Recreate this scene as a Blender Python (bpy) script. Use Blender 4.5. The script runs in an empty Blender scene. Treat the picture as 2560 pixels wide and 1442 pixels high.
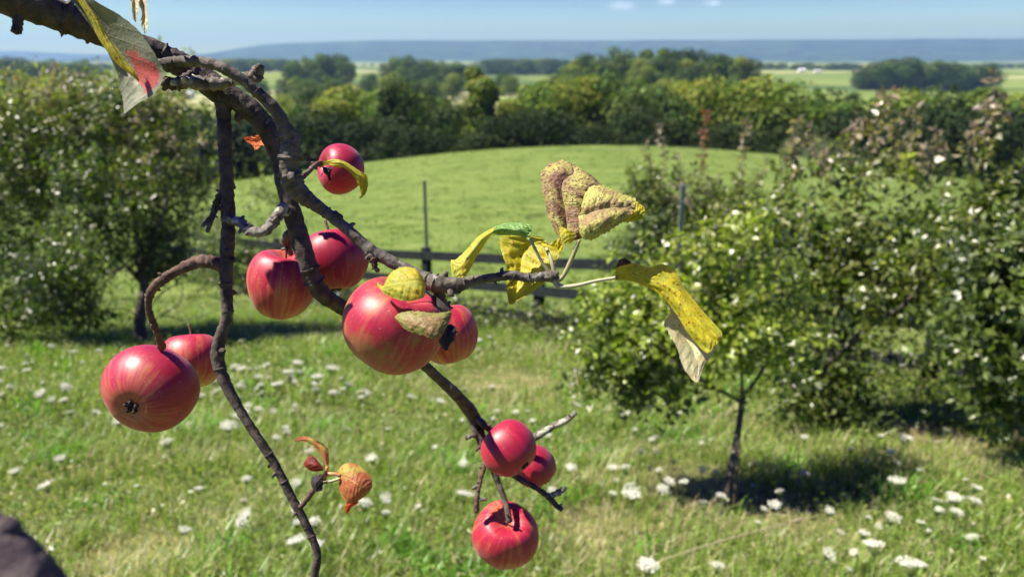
import bpy, math, random
import numpy as np
from mathutils import Vector, Matrix
R = np.random.default_rng(7)
random.seed(7)
S = bpy.context.scene
COL = S.collection
rad = math.radians

# ------------------------------------------------------------------ camera
F = 1849.0                      # focal length in photo pixels (2560 wide)
PITCH = rad(17.3)
CAM = np.array([0.0, 0.0, 1.7])
cd = bpy.data.cameras.new("camera"); cam = bpy.data.objects.new("camera", cd); COL.objects.link(cam)
cam.location = CAM; cam.rotation_euler = (math.pi/2 - PITCH, 0, 0)
cd.sensor_width = 36; cd.lens = 36*F/2560
cd.clip_start = 0.02; cd.clip_end = 30000
cd.dof.use_dof = True; cd.dof.focus_distance = 0.565; cd.dof.aperture_fstop = 7.6; cd.dof.aperture_blades = 0
S.camera = cam

# ------------------------------------------------------------------ world, sun, exposure
SUN_EL, SUN_AZ = rad(56), rad(-91)          # azimuth measured from +Y, positive towards +X
sunv = Vector((math.sin(SUN_AZ)*math.cos(SUN_EL), math.cos(SUN_AZ)*math.cos(SUN_EL), math.sin(SUN_EL)))
W = bpy.data.worlds.new("World"); S.world = W; W.use_nodes = True
wn = W.node_tree.nodes; wl = W.node_tree.links
bg = wn["Background"]; bg.inputs[1].default_value = 0.075
sky = wn.new("ShaderNodeTexSky"); sky.sky_type = 'NISHITA'; sky.sun_disc = False
sky.sun_elevation = SUN_EL; sky.sun_rotation = SUN_AZ
sky.altitude = 300; sky.air_density = 1.0; sky.dust_density = 0.15; sky.ozone_density = 1.6
# a few thin cirrus wisps in the real sky
tc = wn.new("ShaderNodeTexCoord")
nz = wn.new("ShaderNodeTexNoise"); nz.inputs['Scale'].default_value = 70; nz.inputs['Detail'].default_value = 5
wl.new(tc.outputs['Generated'], nz.inputs[0])
def wm(op, a_, b_):
    q = wn.new("ShaderNodeMath"); q.operation = op
    for sk, v_ in ((q.inputs[0], a_), (q.inputs[1], b_)):
        if hasattr(v_, 'is_linked'): wl.new(v_, sk)
        else: sk.default_value = v_
    return q.outputs[0]
wisp = None
for az_, el_, w_ in ((7.9, 3.55, .9), (11.0, 3.8, .6), (14.2, 3.65, .6), (17.6, 4.5, 1.0), (26.0, 5.0, .7)):
    v_ = (math.sin(rad(az_))*math.cos(rad(el_)), math.cos(rad(az_))*math.cos(rad(el_)), math.sin(rad(el_)))
    sb = wn.new("ShaderNodeVectorMath"); sb.operation = 'SUBTRACT'; sb.inputs[1].default_value = v_; wl.new(tc.outputs['Generated'], sb.inputs[0])
    mq = wn.new("ShaderNodeMapping"); mq.inputs['Scale'].default_value = (52/w_, 52/w_, 150/w_); wl.new(sb.outputs[0], mq.inputs[0])
    ln = wn.new("ShaderNodeVectorMath"); ln.operation = 'LENGTH'; wl.new(mq.outputs[0], ln.inputs[0])
    g_ = wm('SUBTRACT', 1.15, ln.outputs['Value']); g_ = wm('MULTIPLY', wm('MAXIMUM', g_, 0.0), nz.outputs[0])
    wisp = g_ if wisp is None else wm('ADD', wisp, g_)
mx = wn.new("ShaderNodeMix"); mx.data_type = 'RGBA'; mx.inputs[7].default_value = (9., 9.6, 10.6, 1)
hs = wn.new('ShaderNodeHueSaturation'); hs.inputs['Saturation'].default_value = 2.0; hs.inputs['Hue'].default_value = .55; hs.inputs['Value'].default_value = .66; wl.new(sky.outputs[0], hs.inputs['Color'])
wl.new(wm('MULTIPLY', wisp, .75), mx.inputs[0]); wl.new(hs.outputs[0], mx.inputs[6]); wl.new(mx.outputs[2], bg.inputs[0])
sd = bpy.data.lights.new("sun", 'SUN'); sd.energy = 5.0; sd.angle = rad(.53); sd.color = (1, .93, .80)
so = bpy.data.objects.new("sun", sd); COL.objects.link(so)
so.rotation_euler = (-sunv).to_track_quat('-Z', 'Y').to_euler()
S.view_settings.view_transform = 'Standard'; S.view_settings.look = 'None'
S.view_settings.exposure = 1.2; S.view_settings.gamma = 1
S.cycles.max_bounces = 6; S.cycles.diffuse_bounces = 2; S.cycles.glossy_bounces = 2
S.cycles.transmission_bounces = 4; S.cycles.volume_bounces = 0; S.cycles.transparent_max_bounces = 4
S.cycles.use_denoising = True; S.cycles.sample_clamp_indirect = 4

# ------------------------------------------------------------------ helpers
CP, SP = math.cos(PITCH), math.sin(PITCH)
def P(px, py, d):
    "photo pixel + depth along the viewing axis -> world point"
    a = (px-1280)/F; b = (py-721)/F
    return CAM + d*np.array([a, CP-b*SP, -SP-b*CP])

_ty = [-60, 0, 8, 14, 22, 35, 50, 63, 72, 80, 92, 110, 140, 200, 20000]
_tz = [11, 0, -1.72, -3.1, -4.3, -5.05, -5.45, -5.85, -6.3, -7.4, -10.5, -16.5, -20.5, -24, -24]
def terrain(x, y):
    x = np.asarray(x, float); y = np.asarray(y, float)
    z = sum(np.interp(y+o, _ty, _tz) for o in (-3, -1.5, 0, 1.5, 3))/5 if True else 0
    z = z - (np.interp(0-3, _ty, _tz)+np.interp(-1.5, _ty, _tz)+0+np.interp(1.5, _ty, _tz)+np.interp(3, _ty, _tz))/5
    w = np.clip((y-18)/30, 0, 1); w = w*w*(3-2*w)*np.clip((160-y)/60, 0, 1)
    z = z - w*9*(1-np.exp(-((x-9)/52)**2))
    far = np.clip((y-220)/300, 0, 1)
    z = z + far*(2.6*np.sin(x*.0061+1.3+y*.0017)+2.0*np.sin(y*.0075+.9)*np.cos(x*.0043)+1.2*np.sin(x*.017-y*.004))
    z = z + 12*np.exp(-(((x-92)/85)**2+((y-430)/90)**2))
    z = z + .02*np.sin(x*2.1+.5*y)*np.sin(y*1.7)*np.clip(1-y/30, 0, 1)
    return z
def G(px, py, h=0.0):
    "where the view ray through a photo pixel meets the ground raised by h"
    d = P(px, py, 1.0)-CAM
    t = 1.0
    while t < 9000:
        p = CAM+d*t
        if p[2] <= terrain(p[0], p[1])+h: break
        t *= 1.004
    lo, hi = t/1.004, t
    for _ in range(20):
        m = (lo+hi)/2; p = CAM+d*m
        if p[2] <= terrain(p[0], p[1])+h: hi = m
        else: lo = m
    return CAM+d*hi

def mk(name, verts, faces, mat=None, parent=None, origin=None, col=None, uv=None, smooth=True, link=True, mats=None, midx=None):
    "faces: list of (M,K) int arrays.  verts in world space (local = verts - origin of its thing)"
    verts = np.asarray(verts, np.float64)
    if parent is not None and origin is None: origin = parent.get('_o', (0, 0, 0))
    if origin is None: origin = (0, 0, 0)
    verts = verts-np.array(origin)
    me = bpy.data.meshes.new(name)
    if not isinstance(faces, list): faces = [faces]
    faces = [np.asarray(f, np.int32) for f in faces if len(f)]
    me.vertices.add(len(verts)); me.vertices.foreach_set('co', verts.ravel().astype(np.float32))
    nl = sum(f.size for f in faces); nf = sum(len(f) for f in faces)
    me.loops.add(nl); me.polygons.add(nf)
    me.loops.foreach_set('vertex_index', np.concatenate([f.ravel() for f in faces]))
    tot = np.concatenate([np.full(len(f), f.shape[1], np.int32) for f in faces])
    st = np.concatenate([[0], np.cumsum(tot)[:-1]]).astype(np.int32)
    me.polygons.foreach_set('loop_start', st); me.polygons.foreach_set('loop_total', tot)
    me.polygons.foreach_set('use_smooth', np.full(nf, smooth))
    me.update(calc_edges=True)
    if col is not None:
        ca = me.color_attributes.new('Col', 'FLOAT_COLOR', 'POINT')
        c4 = np.ones((len(verts), 4), np.float32); c4[:, :3] = col
        ca.data.foreach_set('color', c4.ravel())
    if uv is not None:
        ul = me.uv_layers.new(name='UV')
        idx = np.concatenate([f.ravel() for f in faces])
        ul.data.foreach_set('uv', np.asarray(uv, np.float32)[idx].ravel())
    if mats:
        for m in mats: me.materials.append(m)
        me.polygons.foreach_set('material_index', midx)
    elif mat: me.materials.append(mat)
    o = bpy.data.objects.new(name, me); COL.objects.link(o)
    if parent is not None: o.parent = parent
    elif origin is not None: o.location = origin
    return o
def tag(o, label, cat, group=None, kind=None):
    if label: o['label'] = label
    if cat: o['category'] = cat
    if group: o['group'] = group
    if kind: o['kind'] = kind
    return o
def empty(name, loc, label, cat, group=None):
    o = bpy.data.objects.new(name, None); COL.objects.link(o); o.location = loc
    o.empty_display_size = .05
    ORIG[o.name] = tuple(loc)
    return tag(o, label, cat, group)
ORIG = {}
_mk = mk
def part(name, verts, faces, mat, parent, **k):
    return _mk(name, verts, faces, mat, parent, origin=ORIG[parent.name], **k)
def copy_tree(o, parent=None):
    c = o.copy(); COL.objects.link(c); c.parent = parent
    for ch in list(o.children): copy_tree(ch, c)
    return c

def spline(pts, n):
    "Catmull-Rom through pts (K,D) -> (n,D)"
    p = np.asarray(pts, float); K = len(p)
    if K == 2: 
        t = np.linspace(0, 1, n)[:, None]; return p[0]*(1-t)+p[1]*t
    q = np.vstack([2*p[0]-p[1], p, 2*p[-1]-p[-2]])
    u = np.linspace(0, K-1, n); i = np.minimum(u.astype(int), K-2); t = (u-i)[:, None]
    a, b, c, d = q[i], q[i+1], q[i+2], q[i+3]
    return .5*((2*b)+(-a+c)*t+(2*a-5*b+4*c-d)*t**2+(-a+3*b-3*c+d)*t**3)
def norm(v): return v/np.maximum(np.linalg.norm(v, axis=-1, keepdims=True), 1e-9)
def tube(pts, rr, seg=10, per=6, rough=.06, rs=None, cap=True):
    "tapered irregular tube through points; returns verts, faces list"
    rs = rs or np.random.default_rng(int(abs(pts[0][0]*1e4)) % 9973+3)
    arr = np.hstack([np.asarray(pts, float), np.asarray(rr, float)[:, None]])
    s = spline(arr, max(2, (len(pts)-1)*per+1)); c, r = s[:, :3], np.maximum(s[:, 3], 1e-5)
    n = len(c)
    T = norm(np.gradient(c, axis=0))
    up = np.array([0.31, .2, 1.0]); 
    if abs(norm(T.mean(0)) @ norm(up)) > .95: up = np.array([1., .1, 0])
    A = norm(np.cross(T, up)); B = np.cross(T, A)
    th = np.linspace(0, 2*np.pi, seg, endpoint=False)
    w = 1+rough*(rs.normal(size=(n, 1))*.6+rs.normal(size=(n, seg))*.55+.5*np.sin(th[None]*2+rs.random()*6))
    v = c[:, None]+(A[:, None]*np.cos(th)[None, :, None]+B[:, None]*np.sin(th)[None, :, None])*(r[:, None]*w)[..., None]
    v = v.reshape(-1, 3)
    i = np.arange(n-1)[:, None]*seg; j = np.arange(seg)[None]; k = (j+1) % seg
    q = np.stack([i+j, i+k, i+seg+k, i+seg+j], -1).reshape(-1, 4)
    fs = [q]
    if cap:
        v = np.vstack([v, c[0]-T[0]*r[0]*.4, c[-1]+T[-1]*r[-1]*.5]); a, b = n*seg, n*seg+1
        jj = np.arange(seg); kk = (jj+1) % seg
        fs.append(np.vstack([np.stack([kk, jj, np.full(seg, a)], -1), np.stack([(n-1)*seg+jj, (n-1)*seg+kk, np.full(seg, b)], -1)]))
    return v, fs
def merge(items):
    V, Q, T_, off = [], [], [], 0
    for v, fs in items:
        for f in (fs if isinstance(fs, list) else [fs]):
            f = np.asarray(f)
            (Q if f.shape[1] == 4 else T_).append(f+off)
        V.append(v); off += len(v)
    out = []
    if Q: out.append(np.vstack(Q))
    if T_: out.append(np.vstack(T_))
    return np.vstack(V), out
def box(c, size, R3=None):
    s = np.array([[x, y, z] for x in (-.5, .5) for y in (-.5, .5) for z in (-.5, .5)])*np.array(size)
    if R3 is not None: s = s @ np.array(R3).T
    return s+np.array(c), [np.array([[0, 1, 3, 2], [4, 6, 7, 5], [0, 4, 5, 1], [2, 3, 7, 6], [0, 2, 6, 4], [1, 5, 7, 3]])]

# ------------------------------------------------------------------ materials
def mat(name):
    m = bpy.data.materials.new(name); m.use_nodes = True
    nt = m.node_tree; return m, nt.nodes, nt.links, nt.nodes['Principled BSDF']
def N(nodes, t, **k):
    n = nodes.new(t)
    for a, b in k.items():
        if a.startswith('i_'):
            n.inputs[a[2:].replace('_', ' ')].default_value = b
        else: setattr(n, a, b)
    return n
def ramp(nodes, stops):
    r = nodes.new('ShaderNodeValToRGB'); e = r.color_ramp.elements
    while len(e) < len(stops): e.new(.5)
    for el, (p, c) in zip(e, stops):
        el.position = p; el.color = (*c, 1) if len(c) == 3 else c
    return r
def mixc(nodes, links, fac, a, b, mode='MIX'):
    m = nodes.new('ShaderNodeMix'); m.data_type = 'RGBA'; m.blend_type = mode
    for s, v in ((m.inputs[0], fac), (m.inputs[6], a), (m.inputs[7], b)):
        if hasattr(v, 'links') or hasattr(v, 'is_linked'): links.new(v, s)
        elif isinstance(v, (int, float)): s.default_value = v
        else: s.default_value = (*v, 1)
    return m.outputs[2]
def math_(nodes, links, op, a, b=0.0, clamp=False):
    m = nodes.new('ShaderNodeMath'); m.operation = op; m.use_clamp = clamp
    for s, v in ((m.inputs[0], a), (m.inputs[1], b)):
        if hasattr(v, 'is_linked'): links.new(v, s)
        else: s.default_value = v
    return m.outputs[0]

def bark_mat(name, base, dark, lichen=.55, scale=90):
    m, n, l, p = mat(name)
    t = N(n, 'ShaderNodeTexCoord')
    a = N(n, 'ShaderNodeTexNoise', i_Scale=scale, i_Detail=6., i_Roughness=.65); l.new(t.outputs['Object'], a.inputs[0])
    b = N(n, 'ShaderNodeTexNoise', i_Scale=scale*.8, i_Detail=5., i_Roughness=.6); l.new(t.outputs['Object'], b.inputs[0])
    r = ramp(n, [(.3, dark), (.62, base)]); l.new(a.outputs[0], r.inputs[0])
    li = ramp(n, [(lichen, (0, 0, 0)), (lichen+.07, (1, 1, 1))]); l.new(b.outputs[0], li.inputs[0])
    c = mixc(n, l, li.outputs[0], r.outputs[0], (.36, .37, .30))
    l.new(c, p.inputs['Base Color']); p.inputs['Roughness'].default_value = .75
    p.inputs['Specular IOR Level'].default_value = .3
    v = N(n, 'ShaderNodeTexVoronoi', i_Scale=scale*1.3); l.new(t.outputs['Object'], v.inputs[0])
    s = math_(n, l, 'ADD', a.outputs[0], math_(n, l, 'MULTIPLY', v.outputs[0], .6))
    bp = N(n, 'ShaderNodeBump', i_Strength=1., i_Distance=.0022*90/scale); l.new(s, bp.inputs['Height'])
    l.new(bp.outputs[0], p.inputs['Normal'])
    return m
BARK = bark_mat('bark_dark', (.11, .085, .068), (.022, .017, .014), .66)
BARK2 = bark_mat('bark_grey', (.16, .14, .115), (.030, .025, .021), .62)
BARK3 = bark_mat('bark_lichen', (.24, .21, .17), (.03, .023, .018), .53)
TWIGB = bark_mat('bark_twig', (.16, .09, .065), (.045, .026, .02), .64, 140)
TRUNK = bark_mat('bark_trunk', (.11, .095, .08), (.035, .03, .025), .6, 14)
FTRUNK = bark_mat('bark_far', (.08, .065, .05), (.03, .025, .02), .7, 2)

def foliage_mat(name, rough=.38, trans=.35, under=(.9, 1.0, .9), spec=.5, tcol=(1.25, 1.5, .5)):
    "colour comes from each leaf's own colour attribute"
    m, n, l, p = mat(name)
    a = N(n, 'ShaderNodeVertexColor', layer_name='Col')
    g = N(n, 'ShaderNodeNewGeometry')
    c = mixc(n, l, g.outputs['Backfacing'], a.outputs[0], mixc(n, l, 1.0, a.outputs[0], under, 'MULTIPLY'))
    l.new(c, p.inputs['Base Color']); p.inputs['Roughness'].default_value = rough
    p.inputs['Specular IOR Level'].default_value = spec
    tr = N(n, 'ShaderNodeBsdfTranslucent')
    l.new(mixc(n, l, 1.0, a.outputs[0], tcol, 'MULTIPLY'), tr.inputs[0])
    ms = N(n, 'ShaderNodeMixShader'); ms.inputs[0].default_value = trans
    l.new(p.outputs[0], ms.inputs[1]); l.new(tr.outputs[0], ms.inputs[2])
    l.new(ms.outputs[0], n['Material Output'].inputs[0])
    return m
LEAFY = foliage_mat('orchard_leaf', .36, .42, (1.35, 1.35, 1.35), .8)
GRASSM = foliage_mat('grass_blade', .38, .4, (1, 1, 1), .5, (1.2, 1.35, .6))
FARLEAF = foliage_mat('far_foliage', .7, .3, (1, 1, 1), .15, (1.3, 1.5, .5))

# ------------------------------------------------------------------ ground sheet
def ground_mat():
    m, n, l, p = mat('ground')
    t = N(n, 'ShaderNodeTexCoord')
    sp = N(n, 'ShaderNodeSeparateXYZ'); l.new(t.outputs['Object'], sp.inputs[0])
    # orchard floor
    a = N(n, 'ShaderNodeTexNoise', i_Scale=3., i_Detail=8., i_Roughness=.7); l.new(t.outputs['Object'], a.inputs[0])
    near = ramp(n, [(.35, (.07, .085, .025)), (.55, (.12, .15, .04)), (.7, (.26, .2, .11))]); l.new(a.outputs[0], near.inputs[0])
    # hay field
    b = N(n, 'ShaderNodeTexNoise', i_Scale=.35, i_Detail=8., i_Roughness=.7); 
    mpp = N(n, 'ShaderNodeMapping'); mpp.inputs['Scale'].default_value = (.5, 1.6, 1)
    mpp.inputs['Rotation'].default_value = (0, 0, .12)
    l.new(t.outputs['Object'], mpp.inputs[0]); l.new(mpp.outputs[0], b.inputs[0])
    field = ramp(n, [(.3, (.085, .13, .03)), (.52, (.135, .19, .042)), (.7, (.20, .235, .075))]); l.new(b.outputs[0], field.inputs[0])
    w = math_(n, l, 'MULTIPLY', math_(n, l, 'SUBTRACT', sp.outputs[1], 13.0), .3, True)
    c1 = mixc(n, l, w, near.outputs[0], field.outputs[0])
    # far farmland: patchwork of fields
    mp2 = N(n, 'ShaderNodeMapping'); mp2.inputs['Scale'].default_value = (.0035, .0045, 0); mp2.inputs['Rotation'].default_value = (0, 0, .3)
    v = N(n, 'ShaderNodeTexVoronoi', i_Scale=1.0); v.distance = 'CHEBYCHEV'
    l.new(t.outputs['Object'], mp2.inputs[0]); l.new(mp2.outputs[0], v.inputs[0])
    s2 = N(n, 'ShaderNodeSeparateColor'); l.new(v.outputs['Color'], s2.inputs[0])
    farc = ramp(n, [(.0, (.09, .14, .04)), (.3, (.20, .25, .06)), (.5, (.30, .32, .12)), (.7, (.16, .22, .05)), (.9, (.36, .36, .17))])
    farc.color_ramp.interpolation = 'CONSTANT'; l.new(s2.outputs[0], farc.inputs[0])
    mp3 = N(n, 'ShaderNodeMapping'); mp3.inputs['Scale'].default_value = (.004, .07, 0); mp3.inputs['Rotation'].default_value = (0, 0, .05)
    st = N(n, 'ShaderNodeTexNoise', i_Scale=1.0, i_Detail=4.); l.new(t.outputs['Object'], mp3.inputs[0]); l.new(mp3.outputs[0], st.inputs[0])
    farc2 = mixc(n, l, .5, farc.outputs[0], ramp_out(n, l, st.outputs[0], [(.35, (.45, .5, .4)), (.65, (1, 1, 1))]), 'MULTIPLY')
    w2 = math_(n, l, 'MULTIPLY', math_(n, l, 'SUBTRACT', sp.outputs[1], 180.0), .02, True)
    c2 = mixc(n, l, w2, c1, farc2)
    l.new(c2, p.inputs['Base Color']); p.inputs['Roughness'].default_value = .95; p.inputs['Specular IOR Level'].default_value = .1
    bn = N(n, 'ShaderNodeTexNoise', i_Scale=9., i_Detail=6.); l.new(t.outputs['Object'], bn.inputs[0])
    bp = N(n, 'ShaderNodeBump', i_Strength=.6, i_Distance=.05); l.new(bn.outputs[0], bp.inputs['Height']); l.new(bp.outputs[0], p.inputs['Normal'])
    return m
def ramp_out(n, l, src, stops):
    r = ramp(n, stops); l.new(src, r.inputs[0]); return r.outputs[0]
ys = np.concatenate([np.linspace(-20, 20, 81), 20*np.exp(np.linspace(0, math.log(12000/20), 150))[1:]])
us = np.linspace(-1, 1, 161); us = np.sign(us)*np.abs(us)**1.3
gx = us[None]*(14+1.15*np.maximum(ys, 0))[:, None]; gy = np.repeat(ys[:, None], len(us), 1)
gv = np.stack([gx, gy, terrain(gx, gy)], -1).reshape(-1, 3)
i = np.arange(len(ys)-1)[:, None]*len(us); j = np.arange(len(us)-1)[None]
gf = np.stack([i+j, i+j+1, i+len(us)+j+1, i+len(us)+j], -1).reshape(-1, 4)
tag(mk('ground', gv, gf, ground_mat()), None, None, kind='structure')

# ------------------------------------------------------------------ distant ridges
def ridge(name, prof, D, back, base_off, seed):
    rs = np.random.default_rng(seed)
    pxs = np.linspace(prof[0][0], prof[-1][0], 260)
    tops = np.interp(pxs, [q[0] for q in prof], [q[1] for q in prof])
    k = np.ones(9)/9; tops = np.convolve(np.pad(tops, 4, mode='edge'), k, 'valid')
    rows = 26; V = []
    for r in range(rows):
        t = r/(rows-1)                      # 0 foot in front, .6 crest, 1 behind
        yy = D-base_off+(base_off+back)*t
        s = t/.62 if t < .62 else 1-(t-.62)/.38*.8
        s = s**1.25 if t < .62 else s
        for q, (px, tp) in enumerate(zip(pxs, tops)):
            xx = (px-1280)/F*D*CP*1.0
            ztop = P(px, tp, 1.0)-CAM; ztop = ztop[2]/ztop[1]*D
            bump = .0010*D*(math.sin(q*.23+3*t)+.7*math.sin(q*.57+1+5*t)+.5*math.sin(q*1.3+8*t))*math.sin(min(t/.62, 1)*math.pi)*1.6
            V.append((xx, yy+bump*4, -26+(ztop+28)*s+bump))
    V = np.array(V); n_ = len(pxs)
    i = np.arange(rows-1)[:, None]*n_; j = np.arange(n_-1)[None]
    f = np.stack([i+j, i+j+1, i+n_+j+1, i+n_+j], -1).reshape(-1, 4)
    m, n, l, p = mat(name+'_forest')
    t = N(n, 'ShaderNodeTexCoord')
    a = N(n, 'ShaderNodeTexNoise', i_Scale=.0045, i_Detail=9., i_Roughness=.7); l.new(t.outputs['Object'], a.inputs[0])
    l.new(ramp_out(n, l, a.outputs[0], [(.40, (.014, .030, .016)), (.60, (.055, .095, .035))]), p.inputs['Base Color'])
    p.inputs['Roughness'].default_value = 1; p.inputs['Specular IOR Level'].default_value = 0
    bp = N(n, 'ShaderNodeBump', i_Strength=1., i_Distance=25.); l.new(a.outputs[0], bp.inputs['Height']); l.new(bp.outputs[0], p.inputs['Normal'])
    return tag(mk(name, V, f, m), None, None, kind='structure')
ridge('mountain_ridge', [(300, 146), (430, 143), (500, 132), (560, 118), (640, 107), (760, 101), (900, 97), (1100, 97), (1500, 97), (2000, 95), (2560, 92), (3600, 88)], 7000, 1500, 1300, 3)
ridge('far_hills', [(-900, 118), (-200, 126), (20, 127), (120, 133), (250, 137), (420, 134), (600, 136), (900, 140)], 9000, 1200, 900, 4)

# ------------------------------------------------------------------ haze over the valley
hv, hf = box((0, 4800, 100), (24000, 10400, 330))
hz = mk('haze', hv, hf, None, smooth=False)
hm = bpy.data.materials.new('haze'); hm.use_nodes = True; hn = hm.node_tree.nodes; hn.remove(hn['Principled BSDF'])
pv = hn.new('ShaderNodeVolumePrincipled'); pv.inputs['Density'].default_value = 1.15e-4
pv.inputs['Color'].default_value = (.40, .66, 1, 1); pv.inputs['Anisotropy'].default_value = .15
hm.node_tree.links.new(pv.outputs[0], hn['Material Output'].inputs['Volume'])
hz.data.materials.append(hm); tag(hz, None, None, kind='stuff')

# ------------------------------------------------------------------ trees of the valley
def cards(c, nrm, size, rs, asp=.8):
    "leaf clump cards: one bent quad-pair each"
    n = len(c); a = norm(np.cross(nrm, rs.normal(size=(n, 3)))); b = np.cross(nrm, a)
    s = size[:, None]
    v = np.stack([c-a*s, c-b*s*asp+nrm*s*.25*rs.normal(size=(n, 1)), c+a*s, c+b*s*asp+nrm*s*.25*rs.normal(size=(n, 1))], 1).reshape(-1, 3)
    k = np.arange(n)[:, None]*4
    return v, np.vstack([k+np.array([[0, 1, 2]]), k+np.array([[0, 2, 3]])])
def make_far_tree(name, label, kind, seed, group, H=13., Wd=9., n=5200, colr=(.07, .105, .025), card=.24):
    rs = np.random.default_rng(seed)
    root = empty(name, (0, 0, 0), label, 'tree', group)
    v, f = tube([(0, 0, -1), (.1, 0, H*.3), (0, .1, H*.7)], [H*.03, H*.02, H*.008], 7, 3)
    tl = [(v, f)]
    for q in range(5):
        a = q*1.256+rs.random(); tl.append(tube([(0, 0, H*.3), (math.cos(a)*Wd*.2, math.sin(a)*Wd*.2, H*.5), (math.cos(a)*Wd*.3, math.sin(a)*Wd*.3, H*.68)], [H*.012, H*.008, H*.003], 5, 2))
    part('trunk', *merge(tl), FTRUNK, root)
    # lobes
    cs, rr = [], []
    K = 17 if kind != 'cone' else 18
    for q in range(K):
        z = rs.uniform(.10, .93)
        if kind == 'round': env = math.sqrt(max(0.05, 1-((z-.48)/.52)**2))
        elif kind == 'oval': env = math.sqrt(max(0.05, 1-((z-.5)/.5)**2))*.75
        elif kind == 'tall': env = (.62+.3*math.sin(z*9))*math.sqrt(max(.05, 1-((z-.5)/.52)**2))*.8
        elif kind == 'shrub': env = math.sqrt(max(.05, 1-z*z))
        else: env = (1-z)*.9+.06
        a = rs.uniform(0, 6.283); r = rs.uniform(.3, .8)*env*Wd/2
        cs.append((math.cos(a)*r, math.sin(a)*r, z*H)); rr.append(rs.uniform(.17, .31)*Wd*(.45+.6*env)*(.75 if kind == 'cone' else 1))
    cs = np.array(cs); rr = np.array(rr)
    pk = rs.choice(K, n, p=rr**2/np.sum(rr**2))
    d = norm(rs.normal(size=(n, 3))); rad_ = rs.uniform(.72, 1.08, (n, 1))
    c = cs[pk]+d*rr[pk][:, None]*rad_*np.array([1, 1, .85]); c[:, 2] = np.maximum(c[:, 2], .02*H)
    v, f = cards(c, norm(d+rs.normal(size=(n, 3))*.38), rs.uniform(.6, 1.4, n)*card*math.sqrt(H/13), rs)
    lobe = rs.uniform(.7, 1.35, K); hue = rs.normal(size=K)*.10
    cc = np.array(colr)[None]*(lobe[pk]*rs.uniform(.7, 1.3, n))[:, None]
    cc[:, 0] *= 1+hue[pk]+.1*rs.normal(size=n)
    part('crown', v, f, FARLEAF, root, col=np.repeat(np.clip(cc, .005, .5), 4, 0), smooth=False)
    return root
FT = []
specs = [('round', 12, 11, (.14, .185, .03)), ('round', 13, 10, (.09, .135, .03)), ('oval', 14, 10, (.11, .16, .028)),
         ('oval', 12, 9, (.19, .225, .035)), ('round', 11, 12, (.06, .095, .025)), ('tall', 15, 9, (.13, .18, .03)),
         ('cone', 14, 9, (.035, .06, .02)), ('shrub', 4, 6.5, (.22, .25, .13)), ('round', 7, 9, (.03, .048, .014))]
for q, (k, H, Wd, c) in enumerate(specs):
    FT.append(make_far_tree('broadleaf_tree' if k not in ('cone', 'shrub') else ('conifer_tree' if k == 'cone' else 'shrub'), '', k, 50+q, None, H, Wd, 5600 if k != 'shrub' else 3000, c, .25 if k != 'shrub' else .13))
used = set()
def put(pi, x, y, sc, label, group, sz=1.0, sink=0.0, cat=None):
    o = FT[pi] if pi not in used else copy_tree(FT[pi])
    used.add(pi)
    o.location = (x, y, float(terrain(x, y))-sink); o.scale = (sc, sc, sc*sz); o.rotation_euler = (0, 0, R.uniform(0, 6.28))
    o['label'] = label; o['category'] = cat or ('shrub' if pi == 7 else 'tree')
    if group: o['group'] = group
    elif 'group' in o: del o['group']
    return o
def top_at(pi, px, toppy, depth, label, group, wide=1.0, cat=None):
    "stand a tree at this depth with a height that reaches photo row toppy"
    x = (px-1280)/F*depth/CP*.985; y = depth
    ray = P(px, toppy, 1)-CAM; ztop = 1.7+ray[2]/ray[1]*y
    x = ray[0]/ray[1]*y
    z0 = float(terrain(x, y)); H = max(ztop-z0, 2.0)
    base = specs[pi][1]*(.98 if pi not in (6, 7) else 1.0)
    sc = H/base
    o = put(pi, x, y, sc, label, group, cat=cat)
    o.scale = (sc*wide, sc*wide, sc)
    return o
EDGE = 'trees in the dense green row along the far edge of the hay field'
# front row behind the hay field crest: (px, top row, depth, prototype, width)
row = [(560, 262, 104, 4, 1.1), (640, 300, 100, 1, 1.0), (745, 262, 108, 2, 1.1), (830, 268, 104, 3, 1.1), (905, 238, 110, 0, 1.05), (1010, 262, 103, 1, 1.0),
       (1070, 232, 112, 2, 1.0), (1130, 262, 101, 4, .9), (1275, 262, 103, 3, .95), (1330, 205, 112, 2, 1.15), (1395, 225, 106, 0, 1.0), (1478, 202, 110, 3, .95),
       (1560, 212, 107, 1, 1.05), (1640, 250, 102, 4, 1.0), (1715, 210, 112, 3, .9), (1790, 226, 105, 0, 1.0), (1870, 232, 110, 2, 1.0), (1945, 226, 104, 0, 1.15),
       (2040, 262, 108, 4, 1.0), (2110, 250, 103, 2, 1.05), (2190, 262, 109, 1, 1.1), (2290, 250, 104, 0, 1.05), (2370, 262, 110, 4, 1.1), (2450, 225, 112, 2, 1.15),
       (2540, 250, 104, 0, 1.1), (2640, 240, 110, 1, 1.1), (2760, 250, 106, 2, 1.1), (460, 270, 106, 2, 1.1), (350, 262, 110, 1, 1.1), (240, 275, 104, 0, 1.1), (130, 262, 108, 4, 1.1), (20, 270, 104, 3, 1.1), (-100, 262, 108, 2, 1.1)]
for px, ty, d, pi, w in row: top_at(pi, px+R.uniform(-14, 14), ty+R.uniform(-16, 14), d, 'rounded green tree in the dense row behind the hay field', EDGE, w)
for q in range(46):           # understory closing the foot of the row, leaf colour darkened to paint its shade
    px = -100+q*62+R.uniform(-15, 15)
    top_at(8, px, 322+R.uniform(-34, 26), 95+R.uniform(-2, 4), 'low bushy tree with shade-darkened leaf colour at the foot of the tree row', 'low trees filling the foot of the tree row', 1.25)
top_at(5, 1200, 168, 99, 'tallest tree of the row, standing free above its neighbours with a narrow lobed crown', None, 1.1)
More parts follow.
